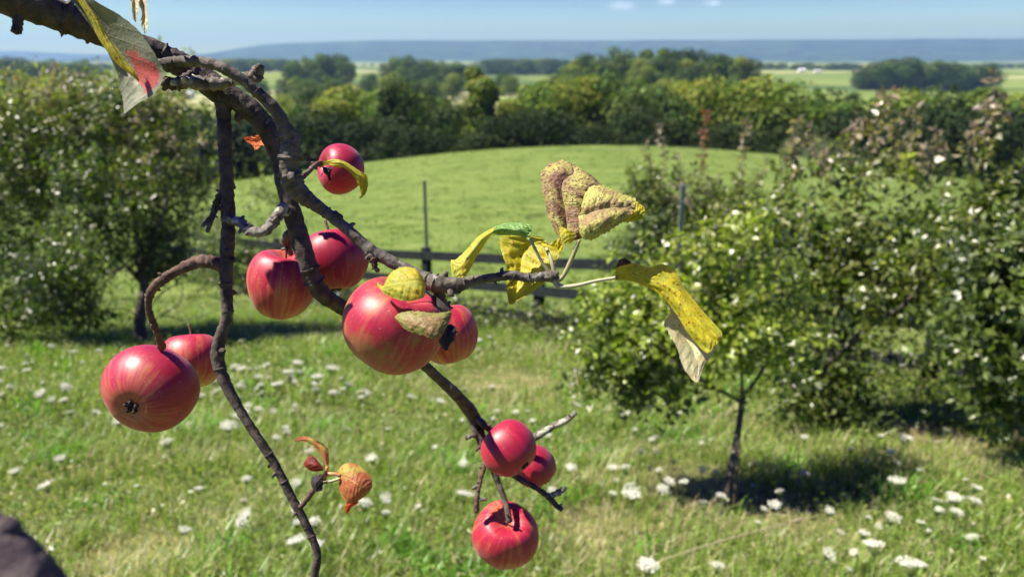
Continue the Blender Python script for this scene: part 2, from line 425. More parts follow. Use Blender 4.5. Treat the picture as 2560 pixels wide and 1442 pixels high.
top_at(6, 968, 208, 102, 'dark pointed conifer in the tree row above the topmost red apple', None, .95)
top_at(4, 1015, 214, 103, 'dark tree with a browned tip right beside the pointed conifer', None, .7)
for px, ty, d, l in [(2035, 345, 86, 'pale grey-green rounded shrub at the right end of the hay field crest'), (2150, 400, 84, 'smaller pale shrub just right of the large grey-green shrub')]:
    top_at(7, px, ty, d, l, None, 1.2 if px < 2100 else .9)
BACK = 'bluish trees scattered on the slope behind the tree row'
for q in range(46):
    px = R.uniform(560, 2560); d = R.uniform(170, 330)
    base = np.interp(px, [560, 900, 1250, 1450, 1900, 2050, 2560], [236, 226, 245, 212, 218, 246, 262])
    top_at(int(R.choice([0, 1, 2, 4])), px, base+R.uniform(-14, 26)+(330-d)*.06, d, 'bluish green tree on the slope behind the tree row', BACK, 1.1)
KNOLL = 'trees of the dark wood on the knoll'
for px, ty, d in [(1425, 165, 420), (1450, 152, 430), (1478, 140, 425), (1512, 142, 415), (1548, 122, 430), (1580, 148, 420), (1612, 126, 428), (1655, 124, 420), (1695, 130, 430), (1738, 128, 425),
                  (1775, 140, 420), (1810, 142, 430), (1845, 146, 425), (1875, 152, 430), (1620, 168, 385), (1580, 195, 370), (1660, 180, 380), (1720, 172, 375), (1780, 196, 372), (1840, 190, 370), (1920, 186, 380), (1540, 186, 380), (1480, 186, 380), (1440, 184, 390),
                  (1980, 204, 372), (1600, 150, 410), (1635, 145, 405), (1675, 150, 405), (1715, 152, 405), (1755, 155, 405), (1795, 160, 405), (1835, 165, 405), (1500, 165, 400), (1465, 170, 405), (1690, 205, 350), (1750, 215, 345), (1880, 205, 350)]:
    top_at(int(R.choice([0, 1, 4, 2])), px, ty, d, 'dark tree in the wood on the knoll left of the pale striped field', KNOLL, 1.15)
for px, ty, d in [(735, 152, 640), (765, 146, 650), (800, 138, 640), (832, 140, 650), (858, 152, 640)]:
    top_at(int(R.choice([1, 4])), px, ty, d, 'dark tree in the small grove above the topmost red apple', 'trees of the small grove above the topmost apple', 1.25)
for px, ty, d in [(985, 146, 620), (1010, 142, 610), (1040, 152, 600), (1075, 154, 600), (1110, 156, 600), (1140, 158, 600), (1165, 162, 600), (1060, 168, 570), (1000, 170, 570)]:
    top_at(int(R.choice([1, 4])), px, ty, d, 'dark tree in the long grove left of the tallest tree', 'trees of the long grove left of the tallest tree', 1.25)
for px, ty in [(2160, 174), (2180, 168), (2200, 160), (2225, 153), (2250, 150), (2278, 151), (2298, 159), (2326, 156), (2352, 155), (2378, 161), (2402, 166), (2424, 173), (2450, 163), (2472, 168)]:
    top_at(int(R.choice([1, 4])), px, ty, 700, 'dark tree in the hedgerow at the back of the pale striped field', 'trees of the hedgerow behind the pale striped field', 1.4)
for px in range(2130, 2560, 60):
    top_at(int(R.choice([1, 4, 0])), px+R.uniform(-15, 15), 236+R.uniform(-8, 10), 330, 'rounded tree in front of the pale striped field', 'trees in front of the pale striped field', 1.1)
for px in list(range(-60, 230, 30)):
    top_at(int(R.choice([1, 4])), px, 152+R.uniform(-5, 8), 700, 'dark tree in the far wood behind the left orchard trees', 'trees of the far wood at the left', 1.4)
BELT = [(p_, 1300) for p_ in range(560, 730, 15)]+[(p_, 1300) for p_ in range(1215, 1440, 15)]+[(p_, 1600) for p_ in range(1890, 2160, 18)]+[(p_, 1900) for p_ in range(-100, 560, 26)]+[(p_, 2300) for p_ in range(740, 1220, 28)]+[(p_, 1900) for p_ in range(2470, 2700, 20)]
for px, d in BELT:
    px += R.uniform(-6, 6); d += R.uniform(-60, 60)
    top_at(int(R.choice([1, 4, 0])), px, (152 if d < 1500 else 160)+R.uniform(-3, 3), d, 'tiny hazy tree in the woods at the foot of the blue mountain ridge', 'hazy trees at the foot of the mountain ridge', 2.2)
for q in range(34):
    px = R.uniform(560, 1500); d = R.uniform(380, 560)
    top_at(int(R.choice([1, 4, 0])), px, 190+R.uniform(-6, 26), d, 'small round tree standing between the far green fields', 'trees dotted between the far green fields', 1.2)

# small farm buildings far out in the valley
def farmhouse(px, py, d, wdt, hgt, wall, roofc, label, name='farmhouse'):
    x, y, zg = G(px, py); z0 = float(terrain(x, y+wdt*.4))-1.0
    r = empty(name, (x, y, z0), label, 'house'); top = zg+hgt
    mw, n, l, p = mat('house_wall'); p.inputs['Base Color'].default_value = (*wall, 1); p.inputs['Roughness'].default_value = .8
    mr, n, l, p = mat('house_roof'); p.inputs['Base Color'].default_value = (*roofc, 1); p.inputs['Roughness'].default_value = .7
    mw2, n, l, p = mat('window_glass'); p.inputs['Base Color'].default_value = (.03, .04, .05, 1); p.inputs['Roughness'].default_value = .1
    dp = wdt*.6
    v, f = box((x, y, (z0+top)/2), (wdt, dp, top-z0)); part('wall', v, f, mw, r, smooth=False)
    rv = np.array([(x-wdt*.54, y-dp*.58, top), (x+wdt*.54, y-dp*.58, top), (x+wdt*.54, y+dp*.58, top), (x-wdt*.54, y+dp*.58, top), (x-wdt*.54, y, top+hgt*.5), (x+wdt*.54, y, top+hgt*.5)])
    part('roof', rv, [np.array([(0, 1, 5, 4), (2, 3, 4, 5), (3, 2, 1, 0)]), np.array([(0, 4, 3), (1, 2, 5)])], mr, r, smooth=False)
    for k in (-.3, 0, .3):
        v, f = box((x+wdt*k, y-dp/2-.03, top-hgt*.4), (wdt*.1, .1, hgt*.35)); part('window', v, f, mw2, r, smooth=False)
farmhouse(1512, 192, 400, 9, 2.2, (.3, .22, .17), (.35, .16, .10), 'low red-roofed house half hidden by the wood on the knoll')
farmhouse(1782, 196, 400, 4.2, 3.6, (.45, .5, .56), (.3, .33, .38), 'narrow pale blue-grey house between the knoll trees')
farmhouse(2004, 181, 1200, 11, 4, (.7, .7, .68), (.75, .75, .75), 'bright white barn in the far valley beside the pale striped field', 'barn')
farmhouse(2044, 182, 1250, 11, 3, (.75, .75, .72), (.6, .6, .6), 'low white farm shed to the right of the bright white barn', 'farm_shed')
farmhouse(2146, 183, 1200, 11, 3.5, (.6, .58, .55), (.5, .42, .38), 'beige farmhouse just left of the far hedgerow')
farmhouse(470, 246, 700, 7, 3, (.75, .75, .74), (.5, .5, .5), 'pale farmhouse showing between the left orchard trees')

# ------------------------------------------------------------------ paddock fence and deer-fence stakes
FWOOD, n, l, p = mat('fence_paint')
t = N(n, 'ShaderNodeTexCoord'); a = N(n, 'ShaderNodeTexNoise', i_Scale=14., i_Detail=5.); l.new(t.outputs['Object'], a.inputs[0])
l.new(ramp_out(n, l, a.outputs[0], [(.3, (.010, .014, .016)), (.7, (.028, .034, .036))]), p.inputs['Base Color']); p.inputs['Roughness'].default_value = .9; p.inputs['Specular IOR Level'].default_value = .15
FM = G(1055, 630, 1.2); FA = G(390, 592, 1.2); FB = G(1540, 664, 1.2)
def fence_at(px):
    "plan position on the fence line seen at photo column px"
    k = (px-1280)/F
    # line through FM with the direction FB-FA, intersect with column plane x = k*depth
    D = FB-FA; dvec = np.array([k, CP]); # approx: depth along axis ~ y*CP + drop*SP
    t_ = 0.0
    for _ in range(40):
        q = FM[:2]+D[:2]*t_; z = float(terrain(q[0], q[1]))+.7
        dep = q[1]*CP-(z-1.7)*SP
        err = q[0]-k*dep; t_ -= err/(D[0]-k*D[1]*CP)
    return FM[:2]+D[:2]*t_
fdir = (FB-FA)[:2]; fdir = fdir/np.linalg.norm(fdir)
fr = empty('paddock_fence', (FM[0], FM[1], float(terrain(FM[0], FM[1]))), 'dark grey wooden post-and-rail fence crossing behind the hanging apples and both orchard rows', 'fence')
f0 = fence_at(1068); spacing = np.linalg.norm(fence_at(1348)-f0)
posts = [f0+fdir*spacing*k for k in range(-5, 8)]
for q in posts:
    z = float(terrain(*q)); ang = math.atan2(fdir[1], fdir[0]); R3 = [[math.cos(ang), -math.sin(ang), 0], [math.sin(ang), math.cos(ang), 0], [0, 0, 1]]
    v, f = box((q[0], q[1], z+.45), (.13, .11, 1.66), R3); part('post', v, f, FWOOD, fr, smooth=False)
for a_, b_ in zip(posts[:-1], posts[1:]):
    for h in (1.15, .72, .32):
        za, zb = float(terrain(*a_))+h, float(terrain(*b_))+h
        off = np.array([fdir[1], -fdir[0]])*.075
        if off[1] > 0: off = -off
        pa = np.array([*(a_+off), za+R.normal()*.008]); pb = np.array([*(b_+off), zb+R.normal()*.008])
        d = pb-pa; L = np.linalg.norm(d); ex = d/L; ey = np.array([-ex[1], ex[0], 0]); ey /= np.linalg.norm(ey); ez = np.cross(ex, ey)
        v, f = box((pa+pb)/2, (L-.006, .03, .14), np.stack([ex, ey, ez], 1)); part('rail', v, f, FWOOD, fr, smooth=False)
STEEL, n, l, p = mat('galvanised_steel'); p.inputs['Base Color'].default_value = (.22, .25, .26, 1); p.inputs['Metallic'].default_value = .4; p.inputs['Roughness'].default_value = .5
for px, top, lab in ((1056, 455, 'tall grey steel stake rising above the fence between the apples and the yellow leaves'), (1675, 468, 'tall grey steel stake behind the pinkish shoots right of the curled brown leaf')):
    q = fence_at(px)+np.array([fdir[1], -fdir[0]])*(-.12); z = float(terrain(*q)); ray = P(px, top, 1)-CAM; zt = 1.7+ray[2]/ray[1]*q[1]
    r = empty('metal_stake', (q[0], q[1], z), lab, 'stake')
    v1 = box((q[0], q[1], (zt+z-.3)/2), (.045, .045, zt-z+.3)); part('shaft', *v1, STEEL, r, smooth=False)
    v2 = box((q[0], q[1], zt+.012), (.06, .06, .02)); part('cap', *v2, STEEL, r, smooth=False)
    for h in (.25, .8, 1.4, 1.9):
        if z+h < zt: part('wire_clip', *box((q[0], q[1]-.03, z+h), (.07, .012, .02)), STEEL, r, smooth=False)

# ------------------------------------------------------------------ orchard trees
DG = (.055, .085, .02); MG = (.125, .17, .032); LG = (.27, .34, .045); OL = (.16, .18, .04); PK = (.30, .23, .18); YG = (.28, .32, .04)  # PK: pinkish leaf tone with sky reflection painted in as extra paleness
def leaves_on(starts, dirs, lens, cols, per, size, rs):
    "leafy shoots -> leaf mesh arrays"
    V, C = [], []
    n = len(starts)
    for q in range(per):
        t = (q+.6)/per
        ph = q*2.4+rs.random(n)*1.2
        ax = norm(dirs); h = norm(np.cross(ax, rs.normal(size=(n, 3)))) if q == 0 else h0
        if q == 0: h0 = h
        g = np.cross(ax, h0)
        out = h0*np.cos(ph)[:, None]+g*np.sin(ph)[:, None]
        bend = np.array([0, 0, -.12])*t*t
        base = starts+(dirs*lens[:, None]*t)+bend*lens[:, None]
        ld = norm(out+ax*rs.uniform(.1, .9, (n, 1))+np.array([0, 0, -.25])+rs.normal(size=(n, 3))*.25)
        L = size*rs.uniform(.65, 1.25, (n, 1))*(1-.35*t)
        nn = norm(np.cross(np.cross(ld, ax+rs.normal(size=(n, 3))*.5), ld))
        sd_ = np.cross(ld, nn); wv = L*rs.uniform(.22, .32, (n, 1)); fold = rs.uniform(-.05, .5, (n, 1))
        base = base+ld*L*.2
        mid = base+ld*L*.48
        a = base; b = mid+sd_*wv+nn*wv*fold; c = base+ld*L-nn*L*rs.uniform(0, .25, (n, 1)); d = mid-sd_*wv+nn*wv*fold
        V.append(np.stack([a, b, c, d, mid], 1))
        cc = cols*rs.uniform(.7, 1.35, (n, 1)); C.append(np.repeat(cc[:, None], 5, 1))
    V = np.concatenate(V).reshape(-1, 3); C = np.concatenate(C).reshape(-1, 3)
    k = np.arange(len(V)//5)[:, None]*5
    Fc = np.concatenate([k+np.array([[0, 1, 4]]), k+np.array([[1, 2, 4]]), k+np.array([[2, 3, 4]]), k+np.array([[3, 0, 4]])])
    return V, Fc, C
def orchard_tree(label, base, trunk, limbs, blobs, shoots=(), seed=1, dens=1.0, size=.062, group=None, name='apple_tree', twigs=(), tr=(.035, .026)):
    """base: photo pixel of the trunk foot (on the ground); trunk: [(px,py),..] upward at the foot's depth; limbs: [[(px,py,dd)..],..];
    blobs: (px,py,dd,rx,ry,n,colour[,dirz]); shoots: (px0,py0,px1,py1,dd,colour)"""
    rs = np.random.default_rng(seed)
    if len(base) == 3: d0 = base[2]; g = P(base[0], base[1], d0); g[2] = terrain(g[0], g[1])
    else: g = G(*base); d0 = g[1]*CP-(g[2]-1.7)*SP
    root = empty(name, tuple(g), label, 'tree', group)
    pts = [g-np.array([0, 0, .08])]+[P(px, py, d0) for px, py in trunk]
    part('trunk', *tube(pts, np.linspace(tr[0], tr[1], len(pts)), 10, 5, .08), TRUNK, root)
    fork = pts[-1]
    items = []
    ctr = []
    for b in blobs:
        c = P(b[0], b[1], d0+b[2]); ctr.append(c)
    wood = [fork]
    for lm in limbs:
        q = [P(x, y, d0+z) for x, y, z in lm]; k = len(q); wood += list(spline(q, 14)[3:])
        items.append(tube(q, np.linspace(tr[1]*.62, .007, k), 7, 4, .1))
    for tw in twigs:
        q = [P(x, y, d0+z) for x, y, z in tw]; items.append(tube(q, np.linspace(.012, .004, len(q)), 6, 4, .12))
    S_, D_, L_, C_ = [], [], [], []
    for b, c in zip(blobs, ctr):
        px, py, dd, rx, ry, n_, colr = b[:7]; n_ = int(n_*dens); up = b[7] if len(b) > 7 else .45
        Rx = rx/F*(d0+dd); Ry = ry/F*(d0+dd)
        root_ = wood[int(np.argmin([np.linalg.norm(w_-c) for w_ in wood]))]
        m_ = (root_+c)/2+rs.normal(size=3)*.12*Rx
        items.append(tube([root_, m_, c], [max(.005, tr[1]*.25), max(.004, tr[1]*.18), .003], 6, 3, .1))
        rr = np.array([Rx, min(Rx, Ry*1.2), Ry])
        d = norm(rs.normal(size=(n_, 3))); r = rs.uniform(.15, 1, (n_, 1))**.45
        ks = 9; sub = norm(rs.normal(size=(ks, 3)))*rs.uniform(.35, .95, (ks, 1))*rr; wsub = rs.uniform(.4, 1.3, ks); wi = rs.choice(ks, n_, p=wsub/wsub.sum())
        st = c+sub[wi]+d*r*rr*.46*np.sqrt(wsub[wi])[:, None]
        d = norm(sub[wi]/rr+d*.8)
        for q in range(0, n_, 9): items.append(tube([c+(st[q]-c)*.05, (c+st[q])/2+rs.normal(size=3)*.03, st[q]+d[q]*.06], [.006, .004, .002], 4, 2, .1))
        dr = norm(d*.8+np.array([0, 0, up])+rs.normal(size=(n_, 3))*.45)
        S_.append(st); D_.append(dr); L_.append(rs.uniform(.10, .24, n_)*size/.062)
        pal = colr if isinstance(colr[0], tuple) else (colr,)
        C_.append(np.array([pal[i] for i in rs.integers(0, len(pal), n_)]))
    V, Fc, C = leaves_on(np.concatenate(S_), np.concatenate(D_), np.concatenate(L_), np.concatenate(C_), 8, size, rs)
    VV = [(V, Fc)]; CC = [C]
    for sh in shoots:
        x0, y0, x1, y1, dd, colr = sh
        a, b = P(x0, y0, d0+dd), P(x1, y1, d0+dd); L = np.linalg.norm(b-a)
        mid = (a+b)/2+rs.normal(size=3)*.03*L
        items.append(tube([a, mid, b], [.006, .0045, .002], 5, 4, .1))
        nn_ = max(4, int(L/.035)); sp = spline([a, mid, b], nn_)
        dirs = norm(np.gradient(sp, axis=0)+rs.normal(size=(nn_, 3))*.15)
        tt = np.linspace(0, 1, nn_)[:, None]
        cc = np.array(MG)*(1-tt)+np.array(colr)*tt
        v2, f2, c2 = leaves_on(sp, dirs, np.full(nn_, .04), cc, 5, size*.95, rs); VV.append((v2, f2)); CC.append(c2)
    V, Fc = merge(VV); C = np.concatenate(CC)
    part('branches', *merge(items), TRUNK, root)
    part('crown', V, Fc, LEAFY, root, col=C, smooth=False)
    return root
# big tree at the left
orchard_tree('large glossy-leaved apple tree at the left edge with bronze shoots against the hills', (352, 868), [(350, 800), (362, 720), (350, 640)],
    [[(350, 700, 0), (270, 620, .2), (160, 520, .3)], [(350, 690, 0), (400, 560, -.2), (430, 420, -.3)], [(352, 650, 0), (330, 500, .3), (310, 330, .2)]],
    [(90, 560, .2, 170, 170, 420, ((DG), (MG))), (60, 720, .0, 150, 110, 260, (DG,)), (250, 560, -.3, 150, 150, 380, (DG, MG)), (380, 500, .2, 130, 140, 300, (MG, DG, OL)),
     (100, 360, .4, 160, 140, 400, (MG, DG, DG, OL)), (290, 340, .3, 160, 140, 400, (DG, MG, DG, OL)), (440, 370, .1, 100, 130, 230, (OL, MG, PK)), (20, 400, .2, 130, 150, 260, (OL, MG)), (330, 640, .3, 130, 80, 200, (DG,)), (180, 700, -.4, 110, 90, 170, (DG,)), (60, 800, 0, 130, 50, 130, (DG, MG)), (190, 775, -.2, 90, 45, 70, (DG, MG)), (430, 600, 0, 70, 70, 90, (DG, MG)),
     (50, 255, .6, 120, 80, 190, (OL, PK, YG)), (220, 245, .5, 120, 75, 170, (OL, PK, YG)), (390, 275, .3, 110, 75, 140, (OL, PK, YG)), (-80, 500, .3, 150, 250, 240, (DG, MG))],
    [(60, 320, 40, 180, .4, PK), (130, 320, 132, 160, .3, PK), (250, 330, 262, 180, .3, PK), (215, 300, 200, 210, .2, PK), (340, 330, 335, 230, .3, OL), (400, 380, 395, 100, .2, YG), (465, 400, 470, 130, .3, YG), (480, 360, 520, 240, .2, OL), (440, 330, 452, 220, .1, PK), (300, 280, 305, 200, 0, OL)],
    seed=11, size=.085, dens=1.15, tr=(.085, .06),
    twigs=[[(352, 840, 0), (400, 790, -.2), (470, 800, -.4), (560, 768, -.5), (625, 745, -.6)], [(365, 780, 0), (430, 715, -.2), (545, 700, -.4)], [(400, 790, -.2), (450, 755, -.2), (455, 705, -.2)], [(360, 800, 0), (300, 770, -.3), (200, 790, -.5)]])
orchard_tree('small dark apple tree behind the forked grey branch, left of the fence stake', (640, 735), [(640, 690), (632, 650)],
    [[(632, 660, 0), (600, 600, 0), (570, 540, 0)], [(634, 655, 0), (670, 590, 0), (680, 500, 0)]],
    [(545, 620, 0, 95, 75, 230, (DG, MG)), (640, 610, .2, 85, 75, 220, (DG, MG)), (660, 500, .2, 60, 60, 110, (MG, OL)), (500, 560, .2, 80, 60, 130, (OL, MG)), (620, 660, 0, 80, 45, 90, (DG,))],
    [(660, 480, 655, 410, 0, YG), (690, 500, 700, 440, 0, YG), (560, 560, 555, 480, 0, OL), (480, 540, 470, 460, 0, OL)], seed=12, size=.075, tr=(.05, .035))
# young light green tree on its dark stem
orchard_tree('young lime-green apple tree on a thin dark stem in the right foreground', (1808, 1290), [(1822, 1200), (1840, 1110), (1852, 1030), (1858, 990)],
    [[(1852, 1005, 0), (1800, 975, -.1), (1730, 935, -.2), (1650, 880, -.2), (1560, 800, -.1)], [(1856, 990, 0), (1890, 950, 0), (1940, 860, .1), (1960, 760, .2)], [(1856, 990, 0), (1850, 880, 0), (1820, 740, 0)]],
    [(1500, 800, .1, 60, 60, 60, (LG, YG)), (1950, 860, .2, 70, 60, 70, (LG, YG)), (1660, 690, .2, 70, 60, 80, (LG, YG)), (1790, 800, -.1, 90, 70, 110, (LG, YG)), (1620, 860, 0, 90, 60, 90, (LG, MG)), (1580, 790, 0, 120, 95, 200, (LG, LG, MG)), (1700, 760, .1, 130, 120, 240, (LG, YG, MG, OL)), (1830, 690, .1, 140, 120, 260, (LG, OL, YG, MG)), (1880, 830, 0, 110, 90, 190, (LG, MG)), (1560, 910, .2, 120, 80, 260, (MG, DG)),
     (1640, 950, .2, 100, 60, 160, (DG, MG)), (1720, 860, -.1, 90, 70, 120, (LG,)), (1540, 850, .1, 80, 60, 90, (MG,)), (1960, 720, .3, 80, 80, 110, (LG, MG))],
    [(1560, 740, 1535, 640, 0, LG), (1700, 690, 1690, 585, 0, YG), (1830, 640, 1850, 560, 0, LG), (1480, 790, 1450, 705, 0, LG), (1640, 690, 1615, 600, .1, LG), (1750, 650, 1765, 545, .1, YG), (1900, 650, 1935, 575, .1, LG), (1500, 900, 1440, 930, .1, MG), (1470, 850, 1425, 835, .1, LG), (1600, 950, 1580, 1035, 0, MG), (1490, 930, 1475, 1000, 0, OL), (1700, 920, 1690, 1000, 0, MG), (1960, 760, 2010, 700, .2, LG), (1940, 860, 1990, 900, .1, LG), (1540, 960, 1530, 1030, 0, DG)], seed=13, size=.068, dens=.48, tr=(.022, .017))
# upright dark tree behind it
orchard_tree('slim dark apple tree with sparse pinkish top shoots standing right of the curled leaves', (1760, 860), [(1765, 780), (1768, 700)],
    [[(1768, 720, 0), (1700, 600, 0), (1660, 470, 0)], [(1768, 710, 0), (1790, 590, 0), (1770, 460, 0)]],
    [(1640, 560, 0, 80, 90, 300, (DG, MG)), (1750, 610, .2, 110, 80, 360, (DG, MG)), (1670, 640, .1, 90, 60, 200, (DG, MG, OL)), (1600, 640, .3, 90, 80, 200, (DG, MG)), (1790, 550, .1, 70, 60, 150, (MG, OL)), (1880, 580, .2, 80, 90, 220, (MG, DG, OL)), (1930, 620, .3, 90, 100, 240, (MG, DG)), (1620, 470, .1, 45, 50, 50, (OL, MG)), (1730, 500, .1, 50, 50, 50, (OL, PK)), (1850, 660, .3, 110, 90, 180, (DG,))],
    [(1650, 480, 1648, 310, 0, PK), (1640, 450, 1610, 360, 0, PK), (1750, 480, 1762, 285, 0, (.30, .10, .08)), (1860, 520, 1868, 305, .1, PK), (1700, 470, 1690, 390, .1, PK), (1800, 480, 1800, 440, .1, PK), (1590, 470, 1570, 420, 0, OL), (1890, 470, 1915, 410, 0, PK), (1620, 520, 1625, 400, 0, OL), (1720, 520, 1735, 420, 0, OL), (1840, 560, 1840, 430, 0, OL), (1670, 520, 1685, 420, .1, MG), (1900, 540, 1890, 450, .1, YG), (1780, 540, 1775, 440, .1, MG), (1590, 560, 1560, 480, 0, MG)],
    seed=14, size=.085, dens=1.35, tr=(.05, .035))
# big tree at the right
orchard_tree('large dense apple tree at the right with tall pale shoots above the tree line', (2080, 1085), [(2075, 1000), (2068, 930), (2085, 870)],
    [[(2080, 900, 0), (2180, 810, -.2), (2260, 760, -.4), (2340, 660, -.4)], [(2080, 890, 0), (2090, 740, 0), (2120, 560, 0)], [(2075, 930, 0), (2000, 820, .1), (1960, 680, .2)], [(2085, 880, 0), (2200, 700, .3), (2300, 500, .3)]],
    [(2050, 650, .2, 130, 110, 280, (DG, MG, OL)), (2200, 640, .1, 140, 90, 270, (DG, MG, OL, YG)), (2200, 700, -.1, 150, 110, 360, (DG, MG, OL, MG)), (2340, 650, -.2, 140, 110, 300, (DG, MG, OL)), (2060, 780, .2, 110, 100, 240, (DG, MG)), 
     (2130, 550, .2, 80, 50, 50, (OL, MG, YG)), (2290, 550, .2, 80, 50, 50, (OL, MG, YG)), (2010, 580, .2, 60, 50, 60, (OL, MG)), (2030, 940, .1, 120, 80, 200, (DG, MG)), (2090, 1010, .0, 110, 60, 150, (DG,)), (1970, 1000, -.2, 60, 50, 60, (MG, OL))],
    [(2160, 480, 2190, 330, 0, PK), (2185, 420, 2215, 225, 0, PK), (2190, 400, 2160, 290, .1, PK), (2270, 440, 2285, 280, 0, PK), (2300, 440, 2340, 330, .1, PK), (2330, 430, 2360, 380, .1, PK), (2000, 450, 1995, 300, .1, PK), (2030, 440, 2030, 330, .1, PK), (2080, 430, 2100, 350, .1, OL), (2120, 420, 2130, 310, 0, PK), (2250, 430, 2240, 300, .2, PK), (2230, 430, 2235, 360, 0, PK), (1960, 520, 1950, 400, .1, OL), (2050, 500, 2060, 400, .1, PK), (2100, 480, 2075, 380, .2, OL), (2140, 500, 2150, 410, .1, YG), (2310, 480, 2320, 370, -.1, PK), (2200, 480, 2210, 390, -.1, OL), (2350, 520, 2375, 420, -.1, OL), (1985, 520, 1975, 360, .1, PK), (2260, 500, 2270, 400, -.1, YG)],
    seed=15, size=.092, dens=.54, tr=(.07, .05))
orchard_tree('glossy apple tree cut by the right edge, its drooping branches reaching the mown grass', (2740, 1190), [(2730, 1060), (2700, 940)],
    [[(2705, 950, 0), (2600, 820, 0), (2480, 700, -.1)], [(2700, 940, 0), (2640, 700, .1), (2480, 460, .1)]],
    [(2480, 600, 0, 110, 90, 230, (DG, MG, OL)), (2530, 700, -.2, 120, 120, 320, (DG, MG)), (2440, 780, 0, 110, 90, 230, (DG, MG)), (2520, 860, -.2, 100, 80, 180, (DG, MG)), (2480, 960, 0, 80, 60, 70, (DG, MG)), (2545, 1000, -.1, 80, 70, 90, (DG, MG)),
     (2640, 660, 0, 120, 150, 220, (DG, MG)), (2540, 550, .1, 80, 50, 60, (OL, MG)), (2440, 570, .1, 60, 50, 50, (OL, MG, YG)), (2650, 850, 0, 120, 160, 200, (DG,))],
    [(2460, 480, 2450, 330, 0, PK), (2450, 420, 2490, 195, 0, PK), (2470, 400, 2500, 290, 0, PK), (2520, 440, 2540, 400, 0, OL), (2430, 440, 2420, 330, 0, PK), (2480, 350, 2460, 250, 0, PK), (2555, 430, 2570, 360, 0, OL)],
    seed=16, size=.088, dens=.7, tr=(.08, .055))
# stake beside the young tree
gp = G(1834, 1288); dS = gp[1]*CP-(gp[2]-1.7)*SP-.03
st = empty('wooden_stake', tuple(gp), 'thin dark wooden stake stuck in the grass beside the young tree stem', 'stake')
part('shaft', *tube([gp-np.array([0, 0, .1]), P(1838, 1220, dS), P(1846, 1140, dS), P(1850, 1060, dS)], [.008, .008, .007, .006], 6, 3), BARK, st)
part('tie', *tube([P(1826, 1128, dS), P(1840, 1132, dS-.02), P(1852, 1128, dS)], [.006, .006, .006], 6, 3), BARK3, st)
# fallen straw stalk
q0, q1, q2 = G(1560, 1432, .05), G(1790, 1355, .16), G(1985, 1302, .22)
fs = empty('fallen_stick', tuple(G(1560, 1432)), 'long pale bare stalk leaning across the grass below the young tree', 'stick')
STRAW, n, l, p = mat('straw'); p.inputs['Base Color'].default_value = (.34, .29, .18, 1); p.inputs['Roughness'].default_value = .6
part('stalk', *tube([q0, q1, q2], [.0034, .003, .0024], 6, 6), STRAW, fs); part('seed_head', *tube([q2, q2+(q2-q1)*.16], [.006, .003], 6, 4, .2), STRAW, fs)

# ------------------------------------------------------------------ grass
def noise2(x, y, s):
    return (np.sin(x*1.7*s+1.3*np.sin(y*1.1*s))+np.sin(y*2.3*s+1.7*np.sin(x*.9*s+1))+np.sin((x+y)*1.3*s+2.1))/3
DRY = [(G(1740, 1230), .45), (G(1700, 1215), .3), (G(2280, 1090), .5), (G(1960, 1290), .35), (G(2420, 1130), .4), (G(330, 1390), .3), (G(1500, 1330), .35), (G(1250, 960), .7)]
def blades(n, y0, y1, pw, h, wd, seed, name, cols, label):
    rs = np.random.default_rng(seed)
    y = (y0**pw+(y1**pw-y0**pw)*rs.random(n))**(1/pw)
    x = rs.uniform(-1, 1, n)*(.80*y+.6)
    # clump
    cl = rs.integers(0, n, n); k = rs.random(n) < .75; src = (cl//24)*24
    x = np.where(k, x[src]+rs.normal(size=n)*.035*(1+y*.12), x); y = np.where(k, y[src]+rs.normal(size=n)*.035*(1+y*.12), y)
    z = terrain(x, y)
    nz1 = noise2(x, y, 1.4); nz2 = noise2(x+9, y+4, 4.0)
    hh = h*rs.uniform(.45, 1.25, n)*(1+.4*nz1); w = wd*rs.uniform(.6, 1.4, n)*(1+np.maximum(nz2, 0)*.7)
    a = rs.uniform(0, 6.283, n); lean = rs.uniform(.1, .9, n)
    dx, dy = np.cos(a)*lean, np.sin(a)*lean
    sx, sy = -np.sin(a+rs.normal(size=n)*.6), np.cos(a)
    c = np.array(cols[0])*(.5+.5*np.clip(nz1+.3*rs.normal(size=n), -1, 1))[:, None]+np.array(cols[1])*(.5-.5*np.clip(nz1+.0*x, -1, 1))[:, None]
    dry = np.clip(noise2(x*.8+3, y*.8, 1.0)-.25, 0, 1)*.9
    for (gp_, rr_) in DRY: dry = np.maximum(dry, 1.15*np.exp(-(((x-gp_[0])**2+(y-gp_[1])**2*.6)/rr_**2)))
    straw = (rs.random(n) < .15+.85*np.clip(dry*1.2, 0, 1))
    c[straw] = np.array(cols[2])*rs.uniform(.6, 1.2, (straw.sum(), 1)); hh = np.where(straw, hh*np.where(dry > .4, .45, 1.15), hh); w = np.where(straw, w*.6, w)
    lush = (nz2 > .45) & ~straw; c[lush] *= np.array([.7, 1.05, .6])
    c *= rs.uniform(.75, 1.3, (n, 1))
    if y1 > 30: c *= (1+.2*np.sin(y*1.15+.12*x+.8*np.sin(x*.07))+.14*noise2(x*.12, y*.3, 1.0))[:, None]      # mown swaths
    o = np.stack([x, y, z-.01], 1); s = np.stack([sx, sy, 0*x], 1)*(w/2)[:, None]; dd = np.stack([dx, dy, 0*x], 1)*hh[:, None]; up = np.stack([0*x, 0*x, hh], 1)
    v = np.stack([o-s, o+s, o-s*.8+up*.6+dd*.3, o+s*.8+up*.6+dd*.3, o+up*(1-.25*lean)[:, None]+dd], 1).reshape(-1, 3)
    k5 = np.arange(n)[:, None]*5
    ob = mk(name, v, [k5+np.array([[0, 1, 3, 2]]), k5+np.array([[2, 3, 4]])], GRASSM, col=np.repeat(c, 5, 0), smooth=False)
    return tag(ob, None, None, kind='stuff')
